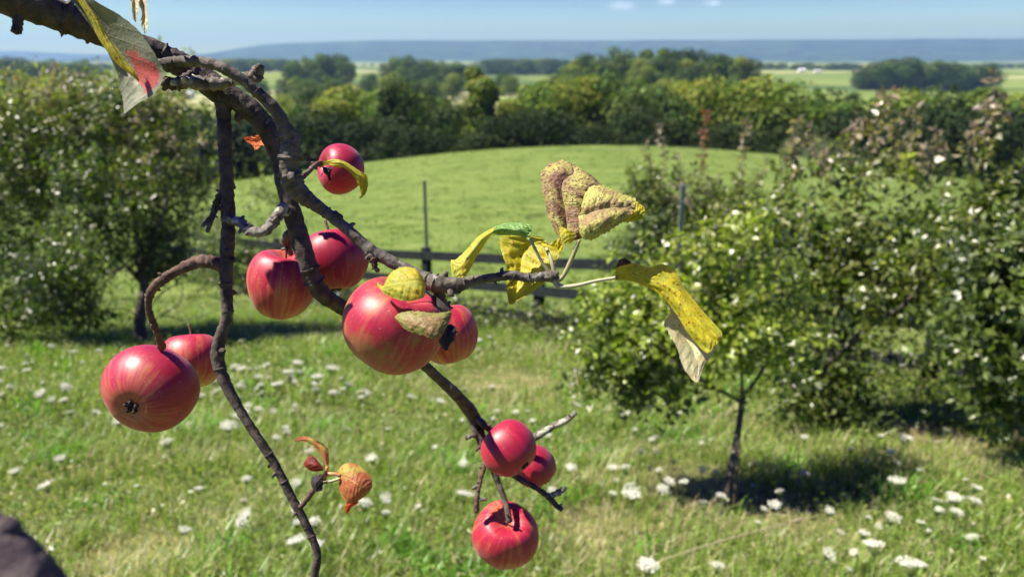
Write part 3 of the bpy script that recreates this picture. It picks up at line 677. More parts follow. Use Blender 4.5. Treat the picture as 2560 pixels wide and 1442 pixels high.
GC = ((.26, .36, .07), (.17, .255, .045), (.56, .49, .29))
blades(95000, 1.6, 5.5, 1.6, .15, .006, 31, 'grass', GC, '')
blades(120000, 5.0, 13.5, 1.7, .16, .009, 32, 'grass', GC, '')
blades(120000, 13.5, 76, .75, .09, .03, 33, 'hay_field_grass', ((.155, .215, .045), (.12, .175, .036), (.19, .22, .07)), '')
# clover, plantain and other broad low leaves between the blades
rs = np.random.default_rng(41)
nc = 90000; cy_ = (1.6**1.35+(13.5**1.35-1.6**1.35)*rs.random(nc))**(1/1.35); cx_ = rs.uniform(-1, 1, nc)*(.8*cy_+.6)
for (gp_, rr_) in DRY:
    kk_ = rs.random(nc) > 1.1*np.exp(-(((cx_-gp_[0])**2+(cy_-gp_[1])**2*.6)/rr_**2)); cx_, cy_ = cx_[kk_], cy_[kk_]; nc = len(cx_)
cz_ = terrain(cx_, cy_)+.02+rs.random(nc)*.11
cs_ = rs.uniform(.006, .016, nc)*(1+.06*cy_)
v, f = cards(np.stack([cx_, cy_, cz_], 1), norm(rs.normal(size=(nc, 3))*.8+np.array([0, 0, .8])), cs_, rs, .55)
cc_ = np.array([(.14, .22, .035), (.20, .28, .05), (.28, .33, .08), (.09, .16, .03), (.40, .36, .18)])[rs.choice(5, nc, p=[.3, .28, .17, .15, .10])]*rs.uniform(.8, 1.3, (nc, 1))
tag(mk('meadow_herbs', v, f, GRASSM, col=np.repeat(cc_, 4, 0), smooth=False), None, None, kind='stuff')
# rank weeds along the foot of the fence
rs = np.random.default_rng(77)
nw = 15000; tt = rs.uniform(-11, 16, nw); wx = FM[0]+fdir[0]*tt+rs.normal(size=nw)*.05; off = rs.normal(size=nw)*.32-.3
wx = wx-fdir[1]*0; wy = FM[1]+fdir[1]*tt+off
wz = terrain(wx, wy)+rs.random(nw)**1.2*.55
v, f = cards(np.stack([wx, wy, wz], 1), norm(rs.normal(size=(nw, 3))+np.array([0, -.3, .6])), rs.uniform(.02, .05, nw), rs, .5)
tag(mk('fence_weeds', v, f, LEAFY, col=np.repeat(np.array([DG, MG, OL, (.08, .09, .04)])[rs.integers(0, 4, nw)]*rs.uniform(.7, 1.4, (nw, 1)), 4, 0), smooth=False), None, None, kind='stuff')

# ------------------------------------------------------------------ umbel wildflowers
PET, n, l, p = mat('umbel_petal'); p.inputs['Base Color'].default_value = (.68, .69, .57, 1); p.inputs['Roughness'].default_value = .7; p.inputs['Specular IOR Level'].default_value = .2
STEM, n, l, p = mat('flower_stem'); p.inputs['Base Color'].default_value = (.10, .16, .04, 1); p.inputs['Roughness'].default_value = .6
def umbel(seed, r, H, flat):
    rs = np.random.default_rng(seed); root = empty('umbel_flower', (0, 0, 0), '', 'flower')
    V, items = [], []
    st_ = [(0, 0, 0), (.01, .004, H*.5), (0, 0, H*.82)]
    items.append(tube(st_, [.0022, .002, .0016], 5, 3))
    blobs_ = []
    K = 34
    for q in range(K):
        a = q*2.39996; t = math.sqrt((q+.5)/K); rr = r*t*(1+.12*rs.normal())
        c = np.array([math.cos(a)*rr, math.sin(a)*rr, H+(.004 if flat else r*.35*(1-t*t))+rs.normal()*.0015])
        items.append(tube([(0, 0, H*.82), tuple(c*np.array([.6, .6, 0])+np.array([0, 0, H*.9])), tuple(c-np.array([0, 0, .001]))], [.0007, .0006, .0005], 3, 1, 0))
        m = 12; s_ = r*.155*(1+.3*rs.random())
        cc = c+np.stack([rs.normal(size=m)*s_*.55, rs.normal(size=m)*s_*.55, rs.normal(size=m)*s_*.22], 1)
        v, f = cards(cc, norm(rs.normal(size=(m, 3))*.45+np.array([0, 0, 1.])), rs.uniform(.3, .6, m)*s_*.8, rs, 1.0); blobs_.append((v, f))
    part('stem', *merge(items), STEM, root); part('flower_head', *merge(blobs_), PET, root, smooth=False)
    return root
UM = [umbel(1, .034, .30, False), umbel(2, .045, .34, True), umbel(3, .022, .26, False), umbel(4, .028, .22, True)]
uused = set()
def flower(x, y, k, sc, label, group, h=None):
    o = UM[k] if k not in uused else copy_tree(UM[k]); uused.add(k)
    o.location = (x, y, float(terrain(x, y))); o.scale = (sc, sc, sc if h is None else h)
    tx, ty = random.gauss(0, .22), random.gauss(0, .22); o.rotation_euler = (tx+.1, ty, random.uniform(0, 6.28))
    o['label'] = label
    if group: o['group'] = group
    elif 'group' in o: del o['group']
    return o
big = [(1595, 1225, 1, 1.15, 'broad white flower head low between the bare twig tips and the dry patch'), (1130, 1252, 1, 1.1, 'broad white flower head in the grass left of the lowest apple'), (2522, 1390, 1, 1.2, 'large white flower head in the bottom right corner'),
       (1612, 1410, 1, 1.1, 'large white flower head at the bottom edge right of the lowest apple'), (2225, 1388, 1, 1.05, 'wide flat white flower head near the bottom edge left of the corner flower'), (2032, 1358, 3, 1.2, 'flat tilted white flower head at the upper end of the pale stalk'),
       (1236, 968, 3, 1.1, 'round white flower head seen right under the double apple pair'), (1400, 1008, 1, 1.0, 'broad white flower head above the bare grey twig tip'), (2255, 1098, 3, 1.5, 'bright white flower head in the shade under the big right tree'), (1797, 1428, 0, .9, 'white flower head at the very bottom edge below the stalk'),
       (2418, 1250, 0, 1.0, 'upper white flower of the tall pair at the right edge'), (2425, 1215, 3, 1.1, 'white flower just above its twin at the right edge'), (152, 1133, 3, 1.2, 'white flower head standing alone below the leftmost apple'), (50, 1168, 3, 1.1, 'white flower head at the left edge above the blurred limb'),
       (1625, 1190, 0, 1.1, 'white domed flower head just above the broad low one near the dry patch'), (1700, 1035, 3, .9, 'pale flower head just left of the young tree stem'), (2025, 1088, 0, .9, 'small white flower head right of the young tree fork'), (960, 1130, 1, .9, 'wide pale flower head between the small russet leaves and the twin apples')]
for px, py, k, sc, lab in big:
    sc *= .86; Hh = (.30, .34, .26, .22)[k]*sc; q = G(px, py, Hh); flower(q[0], q[1], k, sc, lab, None)
rs = np.random.default_rng(5)
cnt = 0; spots = []
clus = [(720, 955, 130, 42, 40, 'in the shadow of the left apple tree'), (560, 1000, 150, 50, 24, 'in the shadow of the left apple tree'), (90, 900, 100, 60, 18, 'below the large tree at the left edge'), (250, 980, 200, 60, 26, 'below the large tree at the left edge'), (1560, 1150, 130, 60, 20, 'around the dry patch by the young tree'), (1250, 1050, 200, 90, 26, 'behind the twin red apples'),
        (2150, 1150, 150, 70, 14, 'under the big right tree'), (2420, 1300, 130, 100, 14, 'at the lower right'), (700, 1180, 320, 140, 30, 'in the open grass at the lower left'), (1400, 850, 200, 50, 20, 'in the mown strip below the fence'), (1850, 1220, 250, 120, 18, 'around the young tree stem')]
for cx, cy, sx, sy, n_, where in clus:
    for q in range(n_):
        px, py = cx+rs.normal()*sx*.85, cy+rs.normal()*sy*.75
        if py > 1440 or py < 820: continue
        k = int(rs.choice([0, 1, 2, 3], p=[.3, .15, .3, .25])); sc = rs.uniform(.58, 1.0)*(1.2 if cy < 1020 else 1)
        g_ = G(px, py, (.30, .34, .26, .22)[k]*sc)
        flower(g_[0], g_[1], k, sc, 'white lacy flower head '+where, 'white lacy flowers '+where)

# ================================================================== foreground bough
def pts3(l, d): return [P(a, b, d+(c if c else 0)) for a, b, c in l]
LOW = .14
def twig(name, pts, mat_, parent, seg=12, per=7, rough=.07, seed=0, label=None, nubs=0, knots=0):
    "pts: (px, py, depth, radius in photo px)"
    rs = np.random.default_rng(seed+200)
    if pts[-1][0] > 1000: pts = [(a, b, d+LOW*min(max((b-860)/170, 0), 1)*(a > 900), r) for a, b, d, r in pts]     # the low spray hangs farther out
    w = [P(a, b, d) for a, b, d, r in pts]; rr = [r/F*d for a, b, d, r in pts]
    its = [tube(w, rr, seg+4, per+3, rough*1.25, rs)]
    arr = spline(np.hstack([np.array(w), np.array(rr)[:, None]]), 60)
    for q in range(nubs):                      # buds, spur scars
        i = rs.integers(4, 56); c, r = arr[i, :3], arr[i, 3]; T = norm(arr[i+1, :3]-arr[i-1, :3])
        d = norm(np.cross(T, rs.normal(size=3))); L = r*rs.uniform(.5, 1.0)
        its.append(tube([c+d*r*.6, c+d*(r+L*.6)+T*L*.2, c+d*(r+L)+T*L*.6], [r*.5, r*.38, r*.14], 7, 3, .15, rs))
    for q in range(knots):                     # ring scars of old growth
        i = rs.integers(4, 56); c, r = arr[i, :3], arr[i, 3]; T = norm(arr[i+1, :3]-arr[i-1, :3])
        its.append(tube([c-T*r*.22, c, c+T*r*.22], [r*.98, r*1.17, r*.98], seg, 2, .1, rs))
    o = part(name, *merge(its), mat_, parent)
    if label: o['label'] = label
    return o
bo = P(-40, -30, .50)
bough = empty('apple_bough', tuple(bo), 'dark bare apple bough arching down from the top left with withered yellow and brown leaves', 'branch')
twig('limb', [(-160, -95, .46, 56), (-40, -28, .48, 50), (100, 22, .50, 41), (250, 76, .52, 38), (400, 138, .54, 31), (480, 178, .55, 33), (550, 228, .555, 32), (620, 270, .56, 27), (668, 325, .565, 26),
              (698, 400, .57, 21), (716, 480, .57, 22), (742, 570, .57, 24), (768, 655, .57, 23), (800, 728, .58, 22), (850, 765, .60, 20), (930, 815, .64, 17), (1010, 868, .66, 14), (1085, 935, .665, 13), (1142, 988, .665, 15), (1182, 1038, .665, 17), (1200, 1090, .665, 14), (1225, 1150, .665, 10), (1243, 1200, .665, 8), (1262, 1250, .66, 7), (1274, 1304, .65, 8)],
     BARK, bough, 18, 7, .045, 1, nubs=9, knots=5)
twig('side_branch', [(380, 162, .53, 7), (405, 160, .525, 12), (455, 154, .52, 13), (520, 158, .515, 13), (580, 182, .515, 14), (638, 226, .52, 14), (690, 278, .525, 16), (712, 320, .53, 18), (728, 356, .535, 25), (721, 400, .535, 22), (728, 445, .54, 27), (752, 485, .545, 23),
              (800, 520, .55, 15), (860, 566, .55, 14), (920, 620, .55, 15), (980, 655, .55, 15), (1040, 686, .545, 16), (1090, 708, .54, 21), (1135, 714, .54, 20), (1180, 702, .54, 13), (1240, 693, .54, 11), (1280, 688, .54, 12), (1320, 694, .54, 11), (1355, 692, .54, 12), (1384, 690, .54, 15), (1392, 694, .54, 9)],
     BARK2, bough, 16, 7, .055, 2, 'grey wrinkled branch looping over the limb and running right to the yellow leaves', nubs=12, knots=16)
twig('side_branch', [(556, 235, .555, 20), (560, 290, .555, 19), (563, 380, .555, 17), (568, 470, .555, 17), (571, 560, .555, 17), (568, 620, .555, 18), (565, 680, .555, 17), (567, 745, .555, 15), (568, 790, .555, 15), (552, 840, .555, 14), (544, 890, .555, 17), (558, 945, .555, 15),
              (600, 1025, .555, 12), (650, 1102, .555, 12), (690, 1165, .555, 11), (730, 1245, .555, 11), (765, 1310, .555, 10), (792, 1378, .555, 10), (788, 1425, .555, 11), (776, 1500, .555, 9)],
     BARK, bough, 14, 7, .06, 3, 'long thin vertical branch hanging down to the bottom edge', nubs=10, knots=7)
twig('spur', [(40, -10, .49, 18), (44, 30, .49, 13), (44, 60, .49, 11), (41, 82, .49, 12)], BARK, bough, 10, 5, .08, 4, 'short broken stub below the limb')
twig('spur', [(560, 548, .555, 12), (600, 556, .55, 12), (625, 576, .545, 13), (660, 578, .54, 14), (690, 545, .545, 13), (712, 512, .56, 11)], BARK3, bough, 11, 6, .12, 5, 'lichen-crusted hooked spur linking the two hanging branches', nubs=6, knots=5)
twig('spur', [(566, 462, .555, 9), (548, 490, .555, 8), (540, 512, .555, 8), (530, 540, .553, 6), (506, 566, .55, 4)], BARK2, bough, 8, 5, .14, 6, nubs=4)
twig('spur', [(538, 528, .553, 6), (528, 552, .552, 6), (518, 580, .55, 5)], BARK2, bough, 8, 4, .14, 7, nubs=2)
twig('twig', [(566, 672, .555, 15), (530, 655, .555, 15), (490, 656, .555, 14), (445, 676, .555, 12), (405, 700, .555, 12), (378, 728, .56, 11), (371, 765, .565, 8), (380, 800, .57, 8), (395, 835, .58, 8), (405, 868, .60, 10)], TWIGB, bough, 11, 6, .09, 8, 'reddish crooked twig carrying the leftmost apple', nubs=4, knots=4)
twig('spur', [(430, 205, .53, 12), (470, 206, .53, 15), (530, 210, .53, 16), (575, 206, .535, 11), (612, 198, .535, 11), (640, 182, .53, 12), (650, 165, .525, 9)], BARK3, bough, 10, 6, .17, 9, 'knobbly lichen-crusted spur crossing behind the looping branch', nubs=9, knots=4)
twig('spur', [(622, 196, .533, 7), (645, 196, .53, 9), (655, 190, .53, 7)], BARK2, bough, 8, 4, .18, 10)
twig('spur', [(485, 186, .54, 14), (440, 212, .535, 12), (418, 206, .53, 14), (412, 196, .53, 9)], BARK, bough, 9, 5, .2, 11, nubs=3)
twig('twig', [(742, 452, .545, 8), (765, 436, .56, 6), (782, 418, .59, 6), (800, 408, .62, 6), (822, 408, .64, 4)], TWIGB, bough, 8, 5, .1, 12, nubs=3)
twig('spur', [(922, 632, .55, 12), (935, 652, .548, 11), (938, 668, .548, 7), (946, 678, .548, 6)], BARK, bough, 8, 4, .2, 13, nubs=3)
twig('spur', [(835, 532, .55, 6), (848, 540, .547, 6), (856, 543, .546, 4)], BARK, bough, 7, 3, .2, 14)
twig('spur', [(1088, 712, .54, 15), (1098, 740, .543, 13), (1106, 764, .548, 13), (1118, 776, .552, 12)], BARK, bough, 9, 5, .2, 15, 'black spur holding the largest apple and its neighbour', nubs=5)
twig('spur', [(722, 585, .575, 8), (716, 600, .59, 11), (718, 616, .60, 9), (728, 636, .605, 7)], BARK2, bough, 8, 4, .2, 16, nubs=4)
twig('twig', [(1192, 1045, .66, 9), (1215, 1065, .655, 9), (1240, 1085, .66, 8)], BARK, bough, 8, 4, .12, 17, nubs=3)
twig('spur', [(1205, 1080, .665, 9), (1180, 1088, .66, 7), (1165, 1095, .66, 6)], BARK, bough, 7, 4, .16, 18)
twig('twig', [(1250, 1130, .69, 8), (1300, 1110, .69, 8), (1345, 1088, .68, 9), (1385, 1064, .675, 8), (1415, 1050, .67, 7), (1440, 1032, .67, 5)], BARK3, bough, 9, 6, .1, 19, 'bare grey twig pointing right above the twin apples', nubs=5, knots=3)
twig('twig', [(1222, 1140, .665, 8), (1208, 1168, .66, 7), (1200, 1200, .655, 6), (1193, 1240, .65, 6), (1191, 1280, .65, 7)], TWIGB, bough, 8, 6, .12, 20, nubs=5)
twig('spur', [(1197, 1215, .653, 5), (1187, 1218, .652, 5), (1181, 1221, .652, 3)], BARK2, bough, 6, 3, .1, 21)
twig('spur', [(1194, 1250, .65, 5), (1205, 1247, .65, 5), (1215, 1247, .65, 5)], BARK2, bough, 6, 3, .1, 22)
twig('twig', [(1230, 1150, .68, 7), (1290, 1190, .66, 8), (1335, 1216, .65, 7), (1370, 1240, .65, 8), (1390, 1262, .65, 7), (1405, 1273, .65, 6)], BARK, bough, 9, 6, .1, 23, 'dark forked twig crossing below the twin apples', nubs=5, knots=3)
twig('spur', [(1368, 1242, .65, 7), (1390, 1233, .648, 7), (1403, 1226, .647, 7), (1414, 1219, .647, 5)], BARK3, bough, 7, 4, .15, 24)
twig('twig', [(742, 1275, .555, 8), (762, 1255, .553, 6), (778, 1232, .55, 7), (792, 1215, .55, 9)], TWIGB, bough, 8, 5, .1, 25, nubs=2)

# ------------------------------------------------------------------ bough leaves
def leaf_mat(name, top, under, blotch, spots, edge=None, amt=.5, trans=.4, bump=.6, rough=.5, spot=.62, veinc=None, seed=0., patch=None):
    m, n, l, p = mat(name)
    uv = N(n, 'ShaderNodeUVMap', uv_map='UV'); t = N(n, 'ShaderNodeTexCoord'); g = N(n, 'ShaderNodeNewGeometry')
    sx = N(n, 'ShaderNodeSeparateXYZ'); l.new(uv.outputs[0], sx.inputs[0])
    u = sx.outputs[0]; v = math_(n, l, 'ABSOLUTE', math_(n, l, 'SUBTRACT', sx.outputs[1], .5))
    v = math_(n, l, 'MULTIPLY', v, 2.0)
    mp_ = N(n, 'ShaderNodeMapping'); mp_.inputs['Location'].default_value = (seed, seed*.7, 0); l.new(t.outputs['Object'], mp_.inputs[0])
    n1 = N(n, 'ShaderNodeTexNoise', i_Scale=85., i_Detail=5., i_Roughness=.6); l.new(mp_.outputs[0], n1.inputs[0])
    n2 = N(n, 'ShaderNodeTexNoise', i_Scale=420., i_Detail=4., i_Roughness=.65); l.new(mp_.outputs[0], n2.inputs[0])
    n3 = N(n, 'ShaderNodeTexVoronoi', i_Scale=190.); l.new(mp_.outputs[0], n3.inputs[0])
    lo = .62-.25*amt
    c = mixc(n, l, ramp_out(n, l, n1.outputs[0], [(lo-.06, (0, 0, 0)), (lo+.1, (1, 1, 1))]), top, blotch)
    c = mixc(n, l, ramp_out(n, l, n2.outputs[0], [(spot, (0, 0, 0)), (spot+.05, (1, 1, 1))]), c, spots)
    sc_ = ramp_out(n, l, n3.outputs[0], [(.07, (1, 1, 1)), (.12, (0, 0, 0))])
    pick = N(n, 'ShaderNodeSeparateColor'); l.new(n3.outputs['Color'], pick.inputs[0])
    sc2 = math_(n, l, 'MULTIPLY', sc_, math_(n, l, 'GREATER_THAN', pick.outputs[0], .72))
    c = mixc(n, l, sc2, c, (.035, .012, .01))
    # side veins run obliquely from the midrib
    ph = math_(n, l, 'MULTIPLY', math_(n, l, 'SUBTRACT', u, math_(n, l, 'MULTIPLY', v, .16)), 9.0)
    fr_ = math_(n, l, 'ABSOLUTE', math_(n, l, 'SUBTRACT', math_(n, l, 'FRACT', ph), .5))
    vein = ramp_out(n, l, fr_, [(.0, (1, 1, 1)), (.09, (0, 0, 0))])
    mid = ramp_out(n, l, v, [(.0, (1, 1, 1)), (.05, (0, 0, 0))])
    vm = math_(n, l, 'MAXIMUM', mid, math_(n, l, 'MULTIPLY', vein, .6))
    c = mixc(n, l, math_(n, l, 'MULTIPLY', vm, .35), c, veinc or tuple(min(1, q*1.5) for q in top))
    if edge:
        c = mixc(n, l, ramp_out(n, l, math_(n, l, 'ADD', v, math_(n, l, 'MULTIPLY', n1.outputs[0], .3)), [(1.0, (0, 0, 0)), (1.12, (1, 1, 1))]), c, edge)
    cu = mixc(n, l, math_(n, l, 'MULTIPLY', vm, .3), under, tuple(min(1, q*1.25) for q in under))
    cu = mixc(n, l, ramp_out(n, l, n2.outputs[0], [(spot+.02, (0, 0, 0)), (spot+.1, (.6, .6, .6))]), cu, spots)
    if patch:   # a blush patch with its own place on the blade: (u centre, v signed centre, radius, colour)
        for (pu, pvv, pr, pc) in patch:
            sv = math_(n, l, 'MULTIPLY', math_(n, l, 'SUBTRACT', sx.outputs[1], .5), 2.0)
            du = math_(n, l, 'POWER', math_(n, l, 'SUBTRACT', u, pu), 2.0); dv = math_(n, l, 'MULTIPLY', math_(n, l, 'POWER', math_(n, l, 'SUBTRACT', sv, pvv), 2.0), .12)
            dist = math_(n, l, 'SQRT', math_(n, l, 'ADD', du, dv)); dist = math_(n, l, 'ADD', dist, math_(n, l, 'MULTIPLY', math_(n, l, 'SUBTRACT', n1.outputs[0], .5), pr*1.6))
            k_ = ramp_out(n, l, dist, [(pr*.75, (1, 1, 1)), (pr, (0, 0, 0))])
            cu = mixc(n, l, k_, cu, mixc(n, l, ramp_out(n, l, n2.outputs[0], [(.42, (0, 0, 0)), (.60, (1, 1, 1))]), pc, tuple(q*.45+w for q, w in zip(pc, (.05, .06, .04))))); c = mixc(n, l, k_, c, pc)
    col_ = mixc(n, l, g.outputs['Backfacing'], c, cu)
    l.new(col_, p.inputs['Base Color']); p.inputs['Roughness'].default_value = rough; p.inputs['Specular IOR Level'].default_value = .35
    cell = N(n, 'ShaderNodeTexVoronoi', i_Scale=430.); l.new(mp_.outputs[0], cell.inputs[0])
    hgt = math_(n, l, 'SUBTRACT', math_(n, l, 'MULTIPLY', cell.outputs[0], .5), math_(n, l, 'MULTIPLY', vm, .5))
    hgt = math_(n, l, 'ADD', hgt, n2.outputs[0])
    bp = N(n, 'ShaderNodeBump', i_Strength=min(bump, 1.0), i_Distance=.0006*max(1.0, bump)); l.new(hgt, bp.inputs['Height']); l.new(bp.outputs[0], p.inputs['Normal'])
    tr = N(n, 'ShaderNodeBsdfTranslucent'); l.new(mixc(n, l, 1.0, c, (1.25, 1.15, .5), 'MULTIPLY'), tr.inputs[0])
    ms = N(n, 'ShaderNodeMixShader'); ms.inputs[0].default_value = trans
    l.new(p.outputs[0], ms.inputs[1]); l.new(tr.outputs[0], ms.inputs[2]); l.new(ms.outputs[0], n['Material Output'].inputs[0])
    return m
LV = []
def leaf(rows, d, m, parent=None, label=None, serr=.035, crink=.0012, bulge=.10, seed=0, nu=56, nv=22, flip=False, hole=None, name='leaf', ty=.12, tx=.05):
    """rows: base->tip list of (L, M, R), each (px, py, dd): left edge, midrib, right edge in photo pixels, dd depth offset in mm"""
    rs = np.random.default_rng(900+seed)
    A = np.array([[[*q] for q in r] for r in rows], float)      # K,3,3
    K = len(A); Sx = np.stack([spline(A[:, k], nu) for k in range(3)], 1)   # nu,3,3
    u = np.linspace(0, 1, nu); v = np.linspace(-1, 1, nv+1)
    Lp, Mp, Rp = Sx[:, 0], Sx[:, 1], Sx[:, 2]
    av = np.abs(v)[None, :, None]; side = (v < 0)[None, :, None]
    ser = 1+serr*(((u*nu/2.2) % 1.0)-.5)+serr*.6*rs.normal(size=nu)
    E = np.where(side, Lp[:, None], Rp[:, None])
    sc = np.where(np.abs(v)[None, :] > .95, ser[:, None], 1.0)[..., None]
    X = Mp[:, None]+(E-Mp[:, None])*av*sc
    halfw = np.linalg.norm((E-Mp[:, None])[..., :2], axis=-1)
    mm = X[..., 2]-halfw*bulge*np.sin(np.pi*np.abs(v))[None]*.3          # millimetres (arched half blades)
    mm = mm-(X[..., 1]-A[0, 1, 1])*ty-(X[..., 0]-A[0, 1, 0])*tx       # blade leans so that its face turns up and left
    ph = (u[:, None]-np.abs(v)[None]*.16)*9
    mm = mm+crink*1000*(.9*np.cos(2*np.pi*ph)*np.sin(np.pi*np.clip(np.abs(v), 0, 1))[None]*np.minimum(halfw/30, 1)
        +.5*np.sin(u[:, None]*23+v[None]*9+seed)+.35*np.sin(v[None]*19+u[:, None]*7))
    W_ = np.empty((nu, nv+1, 3)); 
    for a_ in range(nu):
        for b_ in range(nv+1): W_[a_, b_] = P(X[a_, b_, 0], X[a_, b_, 1], d+mm[a_, b_]/1000)
    uv = np.stack([np.repeat(u[:, None], nv+1, 1), np.repeat((v[None]+1)/2, nu, 0)], -1).reshape(-1, 2)
    i = np.arange(nu-1)[:, None]*(nv+1); j = np.arange(nv)[None]
    f = np.stack([i+j, i+j+1, i+nv+1+j+1, i+nv+1+j], -1)
    f = f.reshape(-1, 4)
    a0, b0, c0 = (W_.reshape(-1, 3)[f[:, k]] for k in (0, 1, 3))
    nm = np.cross(b0-a0, c0-a0).sum(0); facing = nm @ (CAM-W_.reshape(-1, 3).mean(0)) > 0
    if facing == bool(flip): f = f[:, ::-1]      # upper side towards the viewer unless flip
    if hole:
        cc = X.reshape(-1, 3)[f].mean(1); keep = np.ones(len(f), bool)
        for hx, hy, hr in hole: keep &= ((cc[:, 0]-hx)**2+(cc[:, 1]-hy)**2) > (hr*(1+.3*rs.normal(size=len(f))))**2
        f = f[keep]
    o = mk(name, W_.reshape(-1, 3), f, m, parent, origin=ORIG[parent.name], uv=uv)
    if label: o['label'] = label
    LV.append(o)
    return o
STK, n, l, p = mat('leaf_stalk'); p.inputs['Base Color'].default_value = (.30, .27, .14, 1); p.inputs['Roughness'].default_value = .5
STK2, n, l, p = mat('leaf_stalk_grey'); p.inputs['Base Color'].default_value = (.36, .34, .22, 1); p.inputs['Roughness'].default_value = .6
def stalk(leaf_o, pts, m):
    w = [P(a, b, d) for a, b, d, r in pts]; rr = [r/F*d for a, b, d, r in pts]
    v, f = tube(w, rr, 8, 7, .04); o = mk('leaf_stalk', v, f, m, None, origin=ORIG[bough.name]); o.location = (0, 0, 0); o.parent = leaf_o
    return o
YEL = leaf_mat('leaf_yellow', (.58, .50, .03), (.52, .49, .24), (.38, .40, .04), (.26, .06, .02), amt=.5, trans=.46, spot=.585, seed=1.3)
YGR = leaf_mat('leaf_yellow_green', (.38, .42, .05), (.42, .45, .25), (.56, .46, .04), (.20, .09, .03), amt=.55, trans=.36, spot=.60, seed=4.)
GRN = leaf_mat('leaf_green', (.20, .36, .10), (.32, .40, .22), (.16, .32, .06), (.14, .22, .05), amt=.4, trans=.3, spot=.8, seed=2., veinc=(.5, .6, .35), rough=.4)
BRN = leaf_mat('leaf_purple_brown', (.38, .35, .09), (.50, .46, .05), (.22, .11, .07), (.10, .04, .03), amt=.62, trans=.15, bump=2.0, spot=.55, seed=7., veinc=(.42, .34, .2), rough=.55)
OLV = leaf_mat('leaf_olive_under', (.30, .33, .05), (.21, .22, .15), (.30, .28, .06), (.10, .08, .04), amt=.3, trans=.10, spot=.64, seed=3., patch=[(.56, .40, .17, (.50, .07, .07))])
ORG = leaf_mat('leaf_orange', (.70, .20, .06), (.65, .22, .08), (.60, .12, .04), (.30, .03, .02), amt=.4, trans=.5, spot=.68, seed=5.)
RUS = leaf_mat('leaf_russet', (.42, .36, .07), (.40, .25, .14), (.40, .12, .05), (.20, .04, .03), amt=.75, trans=.35, spot=.6, seed=6., bump=.8)
RED = leaf_mat('leaf_dark_red', (.26, .035, .02), (.28, .05, .03), (.14, .02, .015), (.05, .01, .01), amt=.5, trans=.35, seed=8.)
PAL = leaf_mat('leaf_pale_withered', (.46, .45, .26), (.48, .47, .32), (.40, .34, .18), (.20, .12, .06), amt=.5, trans=.18, spot=.62, seed=9.)
OLB = leaf_mat('leaf_withered_olive', (.21, .21, .05), (.24, .22, .09), (.24, .15, .06), (.10, .05, .02), amt=.5, trans=.12, spot=.57, seed=12.)
BLK, n, l, p = mat('withered_black'); p.inputs['Base Color'].default_value = (.02, .013, .012, 1); p.inputs['Roughness'].default_value = .8

# drooping leaf at the top left, seen from below
leaf([((165, -90, 0), (172, -95, 3), (200, -90, 0)), ((176, -10, 0), (192, -10, 8), (222, -12, -6)), ((224, 62, 0), (242, 58, 10), (302, 40, -10)), ((262, 120, 2), (282, 112, 11), (352, 84, -12)), ((283, 160, 6), (312, 152, 11), (388, 138, -12)),
      ((296, 198, 10), (340, 190, 8), (410, 184, -8)), ((303, 232, 12), (350, 222, 5), (388, 232, -4)), ((308, 256, 12), (332, 252, 5), (348, 256, 0)), ((309, 270, 12), (320, 270, 7), (328, 272, 3)), ((310, 285, 12), (312, 284, 9), (314, 283, 7))],
     .475, OLV, bough, 'large drooping grey-green leaf with a pink-red blotch at the top left', seed=1, crink=.0003, serr=.015, flip=True, ty=0, tx=0)
leaf([((186, -12, 0), (194, -12, -1), (203, -10, 0)), ((222, 48, 0), (232, 46, -2), (243, 44, 0)), ((246, 96, 0), (258, 92, -2), (268, 90, 0)), ((270, 132, 0), (283, 128, -3), (293, 124, 0)), ((296, 164, 0), (308, 160, -2), (318, 156, 0)), ((325, 186, 0), (333, 184, -2), (338, 180, 0)), ((345, 204, 0), (347, 203, 0), (349, 201, 0))],
     .461, YEL, bough, 'narrow strip of curled leaf edge painted yellow for sunlight along the drooping leaf', seed=2, crink=.0004, ty=0, tx=0)  # yellow colour stands in for sun shining through the leaf
leaf([((322, -30, 0), (330, -32, 3), (340, -30, 0)), ((326, 0, 0), (336, 0, 4), (348, 0, 0)), ((330, 28, 0), (337, 26, 4), (346, 20, 0)), ((333, 46, 0), (338, 44, 3), (343, 38, 0)), ((338, 57, 0), (339, 56, 2), (341, 54, 0))], .50, PAL, bough, 'left strip of a torn pale leaf hanging at the top edge', seed=3, crink=.0006)
leaf([((342, -30, 0), (352, -32, 3), (364, -30, 0)), ((344, 0, 0), (355, 0, 4), (366, 2, 0)), ((354, 34, 0), (361, 34, 4), (368, 32, 0)), ((351, 56, 0), (360, 56, 3), (370, 56, 0)), ((358, 74, 0), (362, 74, 2), (368, 72, 0)), ((361, 86, 0), (362, 86, 0), (364, 84, 0))], .50, PAL, bough, 'right strip of a torn pale leaf hanging at the top edge', seed=4, crink=.0006, serr=.08)
leaf([((668, 345, 0), (672, 352, 0), (668, 362, 0)), ((650, 338, 0), (650, 352, 3), (652, 366, 0)), ((632, 341, 0), (634, 355, 2), (638, 376, 0)), ((618, 343, 0), (624, 352, 2), (630, 362, 0)), ((610, 344, 0), (612, 350, 0), (616, 355, 0))], .60, ORG, bough, 'small torn orange leaf behind the limb', seed=5, crink=.0008, serr=.12)
